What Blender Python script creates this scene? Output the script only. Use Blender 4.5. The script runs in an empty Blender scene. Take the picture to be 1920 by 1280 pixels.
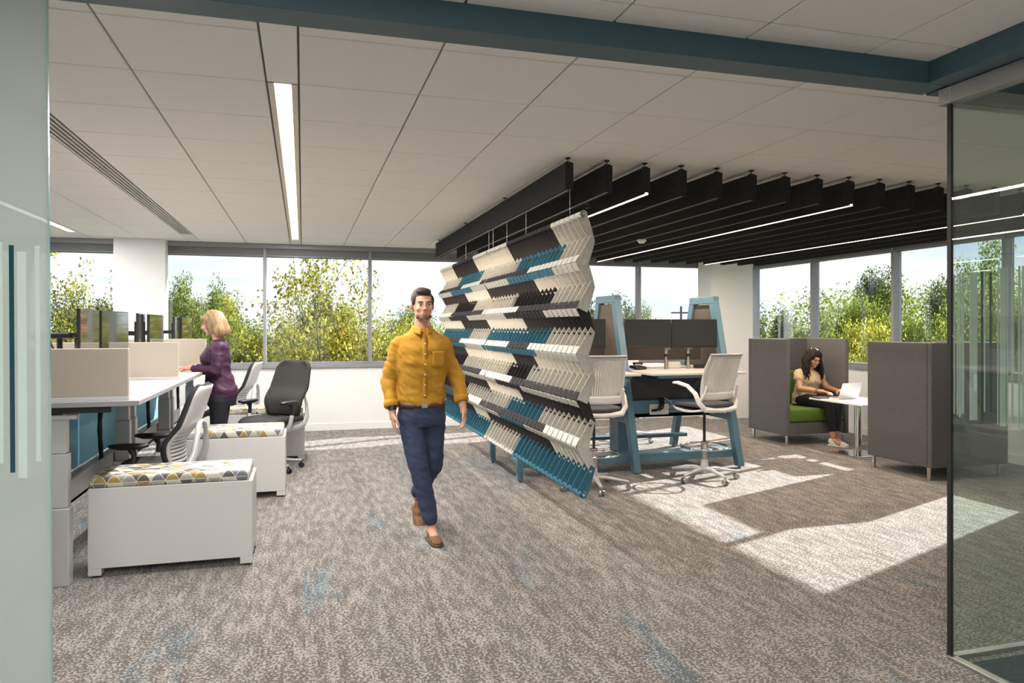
import bpy, bmesh, math, random
import numpy as np
from mathutils import Vector, Matrix, Euler

random.seed(7); rng = np.random.default_rng(7)
S = bpy.context.scene
COL = S.collection
PI = math.pi

# ---------------------------------------------------------------- camera
cam_d = bpy.data.cameras.new('camera'); cam = bpy.data.objects.new('camera', cam_d); COL.objects.link(cam)
cam.location = (0, 0, 1.53); cam.rotation_euler = (PI/2, 0, -math.radians(16.08))
cam_d.sensor_width = 36; cam_d.lens = 36*1363/1920
cam_d.shift_y = -27/1920
cam_d.clip_start = 0.05; cam_d.clip_end = 500
S.camera = cam
# ---------------------------------------------------------------- exposure
S.view_settings.view_transform = 'Standard'; S.view_settings.look = 'None'
S.view_settings.gamma = 1; S.view_settings.use_curve_mapping = False
S.view_settings.exposure = 0.78
# ---------------------------------------------------------------- world
SKY = 1.0
w = bpy.data.worlds.new('sky'); S.world = w; w.use_nodes = True
nt = w.node_tree; nt.nodes.clear()
def N(t, **k):
    n = nt.nodes.new(t)
    for a, b in k.items(): setattr(n, a, b)
    return n
out = N('ShaderNodeOutputWorld'); bg = N('ShaderNodeBackground'); tc = N('ShaderNodeTexCoord')
sep = N('ShaderNodeSeparateXYZ'); nt.links.new(tc.outputs['Generated'], sep.inputs[0])
rmp = N('ShaderNodeValToRGB'); nt.links.new(sep.outputs['Z'], rmp.inputs[0])
e = rmp.color_ramp.elements
e[0].position = 0.0; e[0].color = (.78, .84, .93, 1); e[1].position = .6; e[1].color = (.20, .38, .80, 1)
m1 = rmp.color_ramp.elements.new(.12); m1.color = (.55, .70, .95, 1)
mp = N('ShaderNodeMapping'); mp.inputs['Scale'].default_value = (1.3, 1.3, 9)
mp.inputs['Rotation'].default_value = (0, 0, .4)
nt.links.new(tc.outputs['Generated'], mp.inputs[0])
nz = N('ShaderNodeTexNoise'); nz.inputs['Scale'].default_value = 1.6; nz.inputs['Detail'].default_value = 7
nz.inputs['Roughness'].default_value = .55
nt.links.new(mp.outputs[0], nz.inputs[0])
r2 = N('ShaderNodeValToRGB'); nt.links.new(nz.outputs[0], r2.inputs[0])
r2.color_ramp.elements[0].position = .34; r2.color_ramp.elements[1].position = .54
mx = N('ShaderNodeMixRGB'); mx.inputs[2].default_value = (.93, .94, .96, 1)
nt.links.new(r2.outputs[0], mx.inputs[0]); nt.links.new(rmp.outputs[0], mx.inputs[1])
nt.links.new(mx.outputs[0], bg.inputs[0]); bg.inputs[1].default_value = SKY
nt.links.new(bg.outputs[0], out.inputs[0])
# ---------------------------------------------------------------- sun
sd = bpy.data.lights.new('sun', 'SUN'); so = bpy.data.objects.new('sun', sd); COL.objects.link(so)
sd.energy = 12.5; sd.angle = math.radians(.6); sd.color = (1, .95, .87)
SUNDIR = Vector((-1, -.39, -1/1.95))
so.rotation_euler = SUNDIR.to_track_quat('-Z', 'Y').to_euler(); so.location = (12, 14, 9)

LAMP = 1.6
def area(name, loc, sx, sy, power, col=(1, .97, .93), rot=(0, 0, 0)):
    d = bpy.data.lights.new(name, 'AREA'); d.shape = 'RECTANGLE'; d.size = sx; d.size_y = sy
    d.energy = power*LAMP; d.color = col
    o = bpy.data.objects.new(name, d); COL.objects.link(o); o.location = loc; o.rotation_euler = rot
    return o
# ================================================================ helpers
MATS = {}
def mat(name, col=(.8, .8, .8), rough=.5, metal=0., bump=None, var=None, emit=None, trans=None, spec=None, sheen=0, ior=None):
    """procedural material; var=(scale, amount, stretch) colour noise; bump=(scale, strength)"""
    m = bpy.data.materials.new(name); m.use_nodes = True; MATS[name] = m
    t = m.node_tree; b = t.nodes['Principled BSDF']
    b.inputs['Base Color'].default_value = (*col, 1); b.inputs['Roughness'].default_value = rough
    b.inputs['Metallic'].default_value = metal
    if spec is not None: b.inputs['Specular IOR Level'].default_value = spec
    if sheen: b.inputs['Sheen Weight'].default_value = sheen
    tcn = t.nodes.new('ShaderNodeTexCoord')
    if var:
        mpn = t.nodes.new('ShaderNodeMapping'); mpn.inputs['Scale'].default_value = var[2] if len(var) > 2 else (1, 1, 1)
        n = t.nodes.new('ShaderNodeTexNoise'); n.inputs['Scale'].default_value = var[0]; n.inputs['Detail'].default_value = 4
        t.links.new(tcn.outputs['Object'], mpn.inputs[0]); t.links.new(mpn.outputs[0], n.inputs[0])
        r = t.nodes.new('ShaderNodeValToRGB'); a = var[1]
        r.color_ramp.elements[0].position = .3; r.color_ramp.elements[1].position = .7
        r.color_ramp.elements[0].color = (*[max(0, c*(1-a)) for c in col], 1)
        r.color_ramp.elements[1].color = (*[min(1, c*(1+a)) for c in col], 1)
        t.links.new(n.outputs[0], r.inputs[0]); t.links.new(r.outputs[0], b.inputs['Base Color'])
    if bump:
        n = t.nodes.new('ShaderNodeTexNoise'); n.inputs['Scale'].default_value = bump[0]; n.inputs['Detail'].default_value = 3
        bp = t.nodes.new('ShaderNodeBump'); bp.inputs['Strength'].default_value = bump[1]; bp.inputs['Distance'].default_value = .005
        t.links.new(tcn.outputs['Object'], n.inputs[0]); t.links.new(n.outputs[0], bp.inputs['Height'])
        t.links.new(bp.outputs[0], b.inputs['Normal'])
    if ior: b.inputs['IOR'].default_value = ior
    if emit:
        b.inputs['Emission Color'].default_value = (*emit[0], 1); b.inputs['Emission Strength'].default_value = emit[1]
    return m

def glassmat(name, tint, gloss=1.0, haze=0., hazecol=(.8, .85, .82), ior=1.45, rough=0.):
    m = bpy.data.materials.new(name); m.use_nodes = True; t = m.node_tree; t.nodes.clear()
    o = t.nodes.new('ShaderNodeOutputMaterial'); tr = t.nodes.new('ShaderNodeBsdfTransparent'); tr.inputs[0].default_value = (*tint, 1)
    base = tr
    if haze:
        df = t.nodes.new('ShaderNodeBsdfDiffuse'); df.inputs[0].default_value = (*hazecol, 1)
        tl = t.nodes.new('ShaderNodeBsdfTranslucent'); tl.inputs[0].default_value = (*hazecol, 1)
        m0 = t.nodes.new('ShaderNodeMixShader'); m0.inputs[0].default_value = .5
        t.links.new(df.outputs[0], m0.inputs[1]); t.links.new(tl.outputs[0], m0.inputs[2])
        m2 = t.nodes.new('ShaderNodeMixShader'); m2.inputs[0].default_value = haze
        t.links.new(tr.outputs[0], m2.inputs[1]); t.links.new(m0.outputs[0], m2.inputs[2]); base = m2
    gl = t.nodes.new('ShaderNodeBsdfGlossy'); gl.inputs['Roughness'].default_value = rough; gl.inputs[0].default_value = (1, 1, 1, 1)
    fr = t.nodes.new('ShaderNodeLayerWeight'); fr.inputs[0].default_value = .5
    pw = t.nodes.new('ShaderNodeMath'); pw.operation = 'POWER'; pw.inputs[1].default_value = 4.0
    t.links.new(fr.outputs['Facing'], pw.inputs[0])
    mu = t.nodes.new('ShaderNodeMath'); mu.operation = 'MULTIPLY_ADD'; mu.inputs[1].default_value = .6*gloss; mu.inputs[2].default_value = .035*gloss
    t.links.new(pw.outputs[0], mu.inputs[0])
    mxs = t.nodes.new('ShaderNodeMixShader'); t.links.new(mu.outputs[0], mxs.inputs[0])
    t.links.new(base.outputs[0], mxs.inputs[1]); t.links.new(gl.outputs[0], mxs.inputs[2])
    t.links.new(mxs.outputs[0], o.inputs[0])
    return m

class MB:
    """mesh builder"""
    def __init__(s): s.v = []; s.f = []; s.mi = []; s.sm = []
    def add(s, vs, fs, mi=0, smooth=False, M=None):
        k = len(s.v)
        if M is not None: vs = [tuple(M @ Vector(v)) for v in vs]
        s.v += [tuple(v) for v in vs]; s.f += [tuple(k+i for i in f) for f in fs]
        s.mi += [mi]*len(fs); s.sm += [smooth]*len(fs)
        return s
    def box(s, x0, x1, y0, y1, z0, z1, b=0., mi=0, M=None):
        if b <= 0:
            vs = [(x, y, z) for z in (z0, z1) for y in (y0, y1) for x in (x0, x1)]
            fs = [(0, 2, 3, 1), (4, 5, 7, 6), (0, 1, 5, 4), (2, 6, 7, 3), (0, 4, 6, 2), (1, 3, 7, 5)]
            return s.add(vs, fs, mi, False, M)
        b = min(b, .49*min(abs(x1-x0), abs(y1-y0), abs(z1-z0)))
        bm = bmesh.new(); bmesh.ops.create_cube(bm, size=1)
        for v in bm.verts:
            v.co = Vector(((x0+x1)/2+v.co.x*(x1-x0), (y0+y1)/2+v.co.y*(y1-y0), (z0+z1)/2+v.co.z*(z1-z0)))
        bmesh.ops.bevel(bm, geom=bm.edges[:], offset=b, segments=2 if b > .006 else 1, profile=.6, affect='EDGES')
        bm.verts.index_update()
        s.add([v.co[:] for v in bm.verts], [[v.index for v in f.verts] for f in bm.faces], mi, b > .012, M); bm.free()
        return s
    def cyl(s, p0, p1, r0, r1=None, n=12, mi=0, cap=True, M=None, smooth=True):
        r1 = r0 if r1 is None else r1
        p0 = Vector(p0); p1 = Vector(p1); d = (p1-p0).normalized()
        a = d.orthogonal().normalized(); c = d.cross(a)
        vs = []
        for p, r in ((p0, r0), (p1, r1)):
            for i in range(n):
                t = 2*PI*i/n; vs.append(p+(a*math.cos(t)+c*math.sin(t))*r)
        s.add(vs, [(i, (i+1) % n, n+(i+1) % n, n+i) for i in range(n)], mi, smooth, M)
        if cap: s.add(vs, [tuple(range(n))[::-1], tuple(range(n, 2*n))], mi, False, M)
        return s
    def tube(s, pts, r, n=8, mi=0, closed=False, flat=None, M=None):
        """swept tube; flat=(a,b) makes an elliptical section with b along up"""
        P = [Vector(p) for p in pts]; m = len(P); R = r if isinstance(r, (list, tuple)) else [r]*m
        vs = []; prev = None
        for i, p in enumerate(P):
            if closed: d = P[(i+1) % m]-P[i-1]
            else: d = P[min(i+1, m-1)]-P[max(i-1, 0)]
            d.normalize()
            if prev is None:
                a = d.cross(Vector((0, 0, 1)));
                if a.length < .05: a = d.cross(Vector((1, 0, 0)))
            else: a = prev-d*prev.dot(d)
            a.normalize(); prev = a; c = d.cross(a)
            fa, fb = flat or (1, 1)
            for k in range(n):
                t = 2*PI*k/n; vs.append(p+(a*math.cos(t)*fa+c*math.sin(t)*fb)*R[i])
        fs = []
        for i in range(m if closed else m-1):
            j = (i+1) % m
            fs += [(i*n+k, i*n+(k+1) % n, j*n+(k+1) % n, j*n+k) for k in range(n)]
        s.add(vs, fs, mi, True, M)
        if not closed: s.add(vs, [tuple(range(n))[::-1], tuple(range((m-1)*n, m*n))], mi, False, M)
        return s
    def sheet(s, fn, nu, nv, th, mi=0, M=None, smooth=True):
        """thick sheet from fn(u,v)->(x,y,z)"""
        P = [[Vector(fn(i/nu, j/nv)) for j in range(nv+1)] for i in range(nu+1)]
        vs = []; W = nv+1
        Nn = [[None]*W for _ in range(nu+1)]
        for i in range(nu+1):
            for j in range(W):
                du = P[min(i+1, nu)][j]-P[max(i-1, 0)][j]; dv = P[i][min(j+1, nv)]-P[i][max(j-1, 0)]
                Nn[i][j] = du.cross(dv).normalized()
        for sgn in (.5, -.5):
            for i in range(nu+1):
                for j in range(W): vs.append(P[i][j]+Nn[i][j]*th*sgn)
        K = (nu+1)*W; fs = []
        for i in range(nu):
            for j in range(nv):
                a, b, c, d = i*W+j, (i+1)*W+j, (i+1)*W+j+1, i*W+j+1
                fs += [(a, b, c, d), (K+a, K+d, K+c, K+b)]
        for i in range(nu):
            fs += [(i*W, K+i*W, K+(i+1)*W, (i+1)*W), (i*W+nv, (i+1)*W+nv, K+(i+1)*W+nv, K+i*W+nv)]
        for j in range(nv):
            fs += [(j, j+1, K+j+1, K+j), (nu*W+j, K+nu*W+j, K+nu*W+j+1, nu*W+j+1)]
        return s.add(vs, fs, mi, smooth, M)
    def loft(s, rings, n=20, mi=0, M=None, pw=2.0):
        """rings: (cx,cy,cz,rx,ry) horizontal superellipses from bottom to top"""
        vs = []
        for (x, y, z, rx, ry) in rings:
            for k in range(n):
                t = 2*PI*k/n; c, d = math.cos(t), math.sin(t)
                vs.append((x+rx*math.copysign(abs(c)**(2/pw), c), y+ry*math.copysign(abs(d)**(2/pw), d), z))
        fs = []
        for i in range(len(rings)-1):
            fs += [(i*n+k, i*n+(k+1) % n, (i+1)*n+(k+1) % n, (i+1)*n+k) for k in range(n)]
        fs += [tuple(range(n))[::-1], tuple(range((len(rings)-1)*n, len(rings)*n))]
        return s.add(vs, fs, mi, True, M)
    def ell(s, c, r, rot=(0, 0, 0), mi=0, n=14, M=None):
        R = Euler(rot).to_matrix(); vs = []; fs = []; h = n//2
        for i in range(1, h):
            ph = PI*i/h
            for k in range(n):
                t = 2*PI*k/n
                vs.append(Vector(c)+R @ Vector((r[0]*math.sin(ph)*math.cos(t), r[1]*math.sin(ph)*math.sin(t), r[2]*math.cos(ph))))
        top = len(vs); vs += [Vector(c)+R @ Vector((0, 0, r[2])), Vector(c)+R @ Vector((0, 0, -r[2]))]
        for i in range(h-2):
            fs += [(i*n+k, (i+1)*n+k, (i+1)*n+(k+1) % n, i*n+(k+1) % n) for k in range(n)]
        fs += [(top, k, (k+1) % n) for k in range(n)]
        b = (h-2)*n; fs += [(top+1, b+(k+1) % n, b+k) for k in range(n)]
        return s.add(vs, fs, mi, True, M)
    def cone(s, p0, r0, p1, r1, n=14):
        """round-ended cone (limb)"""
        p0 = Vector(p0); p1 = Vector(p1); d = (p1-p0)
        L = d.length; d.normalize(); pts = []; rs = []
        for t in (.02, .3, .7): pts.append(p0-d*r0*math.cos(t*PI/2)); rs.append(r0*math.sin(t*PI/2))
        pts.append(p0); rs.append(r0); pts.append(p1); rs.append(r1)
        for t in (.7, .3, .02): pts.append(p1+d*r1*math.cos(t*PI/2)); rs.append(r1*math.sin(t*PI/2))
        return s.tube(pts, rs, n)
    def mesh(s, name, mats):
        me = bpy.data.meshes.new(name); me.from_pydata(s.v, [], s.f)
        for m in (mats if isinstance(mats, (list, tuple)) else [mats]): me.materials.append(m)
        me.polygons.foreach_set('material_index', s.mi); me.polygons.foreach_set('use_smooth', s.sm)
        me.validate(); me.update(); return me
    def build(s, name, mats, parent=None):
        return link(name, s.mesh(name, mats), parent)

def link(name, me, parent=None):
    o = bpy.data.objects.new(name, me); COL.objects.link(o)
    if parent is not None: o.parent = parent
    return o
def tag(o, label=None, cat=None, group=None, kind=None):
    for k, v in (('label', label), ('category', cat), ('group', group), ('kind', kind)):
        if v: o[k] = v
    return o
def thing(name, label, cat, loc=(0, 0, 0), rz=0, group=None):
    o = bpy.data.objects.new(name, None); COL.objects.link(o); o.empty_display_size = .1
    o.location = loc; o.rotation_euler = (0, 0, rz)
    return tag(o, label, cat, group)
def struct(name, mb, m, parent=None):
    o = mb.build(name, m, parent)
    if parent is None: o['kind'] = 'structure'
    return o
def dup(o, loc=None, rz=None, label=None, parent=None):
    c = o.copy(); COL.objects.link(c)
    if parent is not None: c.parent = parent
    if loc is not None: c.location = loc
    if rz is not None: c.rotation_euler = (0, 0, rz)
    if label: c['label'] = label
    for ch in [x for x in bpy.data.objects if x.parent == o and x is not c]: dup(ch, parent=c)
    return c
def remesh(name, mb, mats, parent, voxel=.008, smooth=6, it=.5, wrinkle=0, wsize=.07):
    me = mb.mesh(name, mats); o = link(name, me, parent)
    r = o.modifiers.new('r', 'REMESH'); r.mode = 'VOXEL'; r.voxel_size = voxel; r.use_smooth_shade = True
    q = o.modifiers.new('s', 'SMOOTH'); q.factor = it; q.iterations = smooth
    if wrinkle:
        tx = bpy.data.textures.new('folds', 'CLOUDS'); tx.noise_scale = wsize; tx.noise_depth = 1
        d_ = o.modifiers.new('d', 'DISPLACE'); d_.texture = tx; d_.strength = wrinkle; d_.mid_level = .5
        e_ = bpy.data.objects.new('folds_frame', None); e_.scale = (1.6, 1.6, .75); e_.rotation_euler = (.2, .5, 0)
        COL.objects.link(e_); d_.texture_coords = 'OBJECT'; d_.texture_coords_object = e_
    bpy.context.view_layer.update()
    dg = bpy.context.evaluated_depsgraph_get()
    nm = bpy.data.meshes.new_from_object(o.evaluated_get(dg)); o.modifiers.clear(); o.data = nm
    if wrinkle: bpy.data.objects.remove(e_)
    nm.name = name
    for p in nm.polygons: p.use_smooth = True
    return o

# ================================================================ materials
M_wall = mat('wall_paint', (.77, .77, .76), .7, bump=(180, .05))
M_tile = mat('ceiling_tile', (.84, .83, .80), .85, bump=(350, .15), var=(60, .02))
M_grid = mat('ceiling_grid', (.16, .16, .15), .6)
M_strip = mat('white_metal_strip', (.82, .82, .80), .5, var=(3, .02))
M_teal = mat('teal_paint', (.050, .105, .135), .45, var=(2, .06))
M_alu = mat('brushed_aluminium', (.42, .41, .40), .35, .85, var=(20, .08, (1, 1, 12)))
M_mull = mat('window_aluminium', (.25, .25, .265), .45, .1, var=(8, .04, (1, 1, 6)))
M_blind = mat('blind_fabric', (.17, .17, .175), .8, var=(120, .1))
M_black = mat('black_rubber', (.012, .012, .013), .5, var=(30, .2))
M_felt_k = mat('charcoal_felt_baffle', (.036, .036, .039), 1, bump=(400, .3), var=(90, .45), spec=.1)
M_felt_b = mat('oat_felt', (.64, .61, .55), .95, bump=(300, .3), var=(170, .22), spec=.15)
M_felt_c = mat('charcoal_felt', (.035, .032, .035), .95, bump=(300, .3), var=(140, .3), spec=.3)
M_felt_t = mat('teal_felt', (.062, .19, .265), .95, bump=(300, .3), var=(140, .12), spec=.2)
M_lam = mat('white_laminate', (.62, .61, .60), .4, var=(2, .01))
M_deskw = mat('pale_wood_laminate', (.60, .54, .50), .4, var=(6, .05, (12, 1, 1)))
M_edge = mat('grey_edge_band', (.30, .30, .31), .4, var=(6, .03))
M_silver = mat('silver_paint', (.60, .60, .62), .35, .3, var=(9, .02))
M_chrome = mat('polished_steel', (.72, .71, .69), .12, 1, var=(3, .03))
M_blk = mat('black_plastic', (.015, .015, .017), .4, var=(9, .2))
M_blkfab = mat('black_mesh_fabric', (.030, .028, .027), .9, bump=(500, .4), var=(200, .3))
M_wplas = mat('white_plastic', (.76, .75, .73), .35, var=(5, .02))
M_seatg = mat('slate_seat_fabric', (.065, .065, .08), .9, bump=(500, .3), var=(160, .25))
M_screenfab = mat('beige_screen_fabric', (.44, .39, .325), .9, bump=(600, .25), var=(250, .06))
M_bluefab = mat('blue_modesty_panel', (.22, .52, .70), .7, var=(4, .05))
M_tblue = mat('blue_powder_coat', (.095, .19, .26), .4, var=(4, .04))
M_taupe = mat('taupe_panel_fabric', (.10, .085, .078), .95, bump=(500, .3), var=(180, .2))
M_char = mat('charcoal_panel_fabric', (.065, .065, .068), .95, bump=(500, .3), var=(180, .2))
M_screen = mat('monitor_glass', (.032, .034, .038), .14, var=(2, .1), spec=.6)
M_screenr = mat('reflective_monitor_glass', (.02, .022, .026), .05, var=(2, .1), ior=5.5)
M_sofa = mat('grey_tweed', (.108, .106, .112), .95, bump=(500, .5), var=(260, .35, (.5, .5, 1)))
M_green = mat('green_upholstery', (.080, .145, .022), .85, bump=(300, .2), var=(30, .08))
M_skin1 = mat('skin_light', (.56, .30, .205), .5, var=(14, .06))
M_skin2 = mat('skin_tan', (.50, .26, .15), .5, var=(14, .06))
M_must = mat('mustard_shirt', (.42, .205, .012), .85, bump=(35, .55), var=(10, .10))
M_navy = mat('navy_chinos', (.028, .040, .085), .85, bump=(30, .5), var=(9, .15))
M_brown = mat('brown_leather', (.085, .035, .018), .5, var=(30, .2))
M_suede = mat('tan_suede_shoe', (.17, .085, .035), .85, var=(30, .2))
M_hairk = mat('dark_brown_hair', (.025, .014, .010), .62, spec=.2, var=(60, .4, (1, 1, .2)), bump=(60, .6))
M_hairm = mat('brown_short_hair', (.042, .024, .016), .7, var=(120, .4), bump=(160, .8))
M_stub = mat('short_beard', (.17, .085, .055), .8, var=(160, .35))
M_hairb = mat('blonde_hair', (.30, .195, .095), .45, var=(45, .45, (1, 1, .15)), bump=(50, .5))
M_purp = mat('plum_top', (.040, .006, .034), .6, bump=(18, .7), var=(9, .15))
M_blktr = mat('black_trousers', (.008, .009, .014), .8, bump=(25, .5), var=(9, .2))
M_lace = mat('cream_lace_top', (.56, .42, .28), .85, bump=(90, .8), var=(55, .18))
M_eyew = mat('eye_white', (.7, .68, .65), .3, var=(30, .02)); M_iris = mat('dark_iris', (.03, .02, .015), .2, var=(30, .1))
M_lip = mat('lips', (.42, .13, .11), .5, var=(30, .08))
M_shoew = mat('white_canvas_shoe', (.72, .70, .66), .7, var=(30, .04))
M_carp2 = mat('dark_teal_carpet', (.020, .045, .060), 1, bump=(400, .5), var=(120, .5, (1, .3, 1)))
M_bark = mat('tree_bark', (.055, .042, .035), .9, bump=(20, .6), var=(12, .3, (1, 1, .3)))
M_grass = mat('grass', (.07, .12, .02), .9, var=(.5, .4))
M_concrete = mat('concrete', (.4, .4, .38), .9, var=(3, .1))
M_lens = mat('lit_diffuser', (.9, .85, .75), .5, emit=((1, .90, .72), 1.9), var=(3, .01))
M_lens2 = mat('lit_baffle_strip', (.9, .8, .7), .5, emit=((1, .80, .58), 3.2), var=(3, .01))
M_bevel = mat('warm_reflector', (.72, .66, .56), .5, var=(4, .02))
M_glass = glassmat('window_glass', (.86, .88, .90), 1.0)
M_gl_clear = glassmat('partition_glass', (.90, .94, .92), .9, haze=.02)
M_gl_frost = glassmat('frosted_glass_wall', (.66, .72, .70), 1.6, haze=.60, hazecol=(.58, .62, .60), rough=.03)
M_film = glassmat('frosted_film', (.74, .82, .80), .5, haze=.62, hazecol=(.86, .93, .90), rough=.15)
M_filmt = glassmat('teal_film', (.10, .30, .36), .8, haze=.85, hazecol=(.02, .11, .155))
M_gedge = mat('green_glass_edge', (.24, .38, .36), .15, var=(5, .1))

# carpet ----------------------------------------------------------
def carpet():
    m = bpy.data.materials.new('flecked_carpet'); m.use_nodes = True; t = m.node_tree; b = t.nodes['Principled BSDF']
    L = t.links.new
    tcn = t.nodes.new('ShaderNodeTexCoord')
    def noise(sc, st, det=3, rg=.5, off=(0, 0, 0)):
        a = t.nodes.new('ShaderNodeMapping'); a.inputs['Scale'].default_value = st; a.inputs['Location'].default_value = off
        n = t.nodes.new('ShaderNodeTexNoise'); n.inputs['Scale'].default_value = sc; n.inputs['Detail'].default_value = det
        n.inputs['Roughness'].default_value = rg
        L(tcn.outputs['Object'], a.inputs[0]); L(a.outputs[0], n.inputs[0]); return n.outputs[0]
    def ramp(x, p0, p1, c0=(0, 0, 0), c1=(1, 1, 1)):
        r = t.nodes.new('ShaderNodeValToRGB'); r.color_ramp.elements[0].position = p0; r.color_ramp.elements[1].position = p1
        r.color_ramp.elements[0].color = (*c0, 1); r.color_ramp.elements[1].color = (*c1, 1); L(x, r.inputs[0]); return r.outputs[0]
    def mth(op, a, bb):
        n = t.nodes.new('ShaderNodeMath'); n.operation = op
        for i, q in enumerate((a, bb)):
            if isinstance(q, (int, float)): n.inputs[i].default_value = q
            else: L(q, n.inputs[i])
        return n.outputs[0]
    def mixc(f, a, bb):
        n = t.nodes.new('ShaderNodeMixRGB')
        if isinstance(f, (int, float)): n.inputs[0].default_value = f
        else: L(f, n.inputs[0])
        for i, q in ((1, a), (2, bb)):
            if isinstance(q, tuple): n.inputs[i].default_value = (*q, 1)
            else: L(q, n.inputs[i])
        return n.outputs[0]
    fleck = noise(75, (1.0, .95, 1), 4, .62)
    streak = noise(5.5, (3.4, .8, 1), 4, .6)
    fine = noise(240, (1, 1, 1), 2)
    f = mth('ADD', fleck, mth('MULTIPLY', mth('SUBTRACT', streak, .5), .36))
    f2 = ramp(f, .50, .54)
    base = mixc(ramp(noise(1.1, (3, .6, 1), 2), .35, .65), (.098, .083, .072), (.112, .101, .097))
    c = mixc(f2, base, (.35, .325, .30))
    # plank-shaped teal accents, long side along the room
    sx = t.nodes.new('ShaderNodeSeparateXYZ'); L(tcn.outputs['Object'], sx.inputs[0])
    fx = mth('FLOOR', mth('DIVIDE', sx.outputs[0], .25), 0)
    fy = mth('FLOOR', mth('ADD', mth('DIVIDE', sx.outputs[1], 1.0), mth('MULTIPLY', fx, .37)), 0)
    cb = t.nodes.new('ShaderNodeCombineXYZ'); L(fx, cb.inputs[0]); L(fy, cb.inputs[1])
    wn = t.nodes.new('ShaderNodeTexWhiteNoise'); wn.noise_dimensions = '2D'; L(cb.outputs[0], wn.inputs[0])
    pick = ramp(wn.outputs[0], .80, .81)
    tn = ramp(noise(1.6, (5, .9, 1), 3, .6, (4, 2, 0)), .52, .60)
    tf = mth('MULTIPLY', mth('MULTIPLY', pick, tn), .75)
    tealc = mixc(f2, (.06, .085, .10), (.24, .29, .31))
    c = mixc(tf, c, tealc)
    tone = t.nodes.new('ShaderNodeMixRGB'); tone.blend_type = 'MULTIPLY'; tone.inputs[0].default_value = .5
    L(c, tone.inputs[1]); L(ramp(fine, .3, .7, (.6, .6, .6), (1.3, 1.3, 1.3)), tone.inputs[2])
    L(tone.outputs[0], b.inputs['Base Color']); b.inputs['Roughness'].default_value = 1; b.inputs['Specular IOR Level'].default_value = .12
    b.inputs['Sheen Weight'].default_value = .15
    bp = t.nodes.new('ShaderNodeBump'); bp.inputs['Strength'].default_value = .5; bp.inputs['Distance'].default_value = .006
    L(mth('ADD', fleck, fine), bp.inputs['Height']); L(bp.outputs[0], b.inputs['Normal'])
    return m
M_carpet = carpet()

# geometric print for bench cushions ------------------------------
def printmat():
    m = bpy.data.materials.new('geometric_print_fabric'); m.use_nodes = True; t = m.node_tree; b = t.nodes['Principled BSDF']; L = t.links.new
    tcn = t.nodes.new('ShaderNodeTexCoord'); sx = t.nodes.new('ShaderNodeSeparateXYZ'); L(tcn.outputs['Object'], sx.inputs[0])
    def mth(op, a, bb=0.):
        n = t.nodes.new('ShaderNodeMath'); n.operation = op
        for i, q in enumerate((a, bb)):
            if isinstance(q, (int, float)): n.inputs[i].default_value = q
            else: L(q, n.inputs[i])
        return n.outputs[0]
    X = mth('DIVIDE', sx.outputs[0], .082); Y = mth('DIVIDE', mth('ADD', sx.outputs[1], sx.outputs[2]), .082)
    u = mth('MULTIPLY', Y, 1.155)
    a = mth('MULTIPLY', Y, .577)
    v = mth('ADD', X, a); w_ = mth('SUBTRACT', X, a)
    fu, fv, fw = mth('FLOOR', u), mth('FLOOR', v), mth('FLOOR', w_)
    cb = t.nodes.new('ShaderNodeCombineXYZ'); L(fu, cb.inputs[0]); L(fv, cb.inputs[1])
    wn = t.nodes.new('ShaderNodeTexWhiteNoise'); wn.noise_dimensions = '2D'; L(cb.outputs[0], wn.inputs[0])
    cb2 = t.nodes.new('ShaderNodeCombineXYZ'); L(fu, cb2.inputs[0]); L(fw, cb2.inputs[1]); L(fv, cb2.inputs[2])
    wn2 = t.nodes.new('ShaderNodeTexWhiteNoise'); wn2.noise_dimensions = '3D'; L(cb2.outputs[0], wn2.inputs[0])
    r = t.nodes.new('ShaderNodeValToRGB'); r.color_ramp.interpolation = 'CONSTANT'
    cols = [(.50, .46, .38), (.17, .18, .20), (.62, .58, .50), (.30, .30, .29), (.36, .25, .07), (.10, .095, .09), (.42, .40, .36), (.20, .23, .27)]
    e = r.color_ramp.elements; e[0].color = (*cols[0], 1); e[0].position = 0; e[1].position = .14; e[1].color = (*cols[1], 1)
    for i, c in enumerate(cols[2:]): q = e.new(.28+i*.12); q.color = (*c, 1)
    mixf = mth('ADD', mth('MULTIPLY', wn.outputs[0], .75), mth('MULTIPLY', wn2.outputs[0], .25))
    L(mixf, r.inputs[0])
    def line(q):
        fr = mth('FRACT', q); return mth('LESS_THAN', mth('MINIMUM', fr, mth('SUBTRACT', 1., fr)), .028)
    ln = mth('MAXIMUM', mth('MAXIMUM', line(u), line(v)), line(w_))
    mx = t.nodes.new('ShaderNodeMixRGB'); L(ln, mx.inputs[0]); L(r.outputs[0], mx.inputs[1]); mx.inputs[2].default_value = (.68, .64, .52, 1)
    L(mx.outputs[0], b.inputs['Base Color']); b.inputs['Roughness'].default_value = .6
    return m
M_print = printmat()

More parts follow.
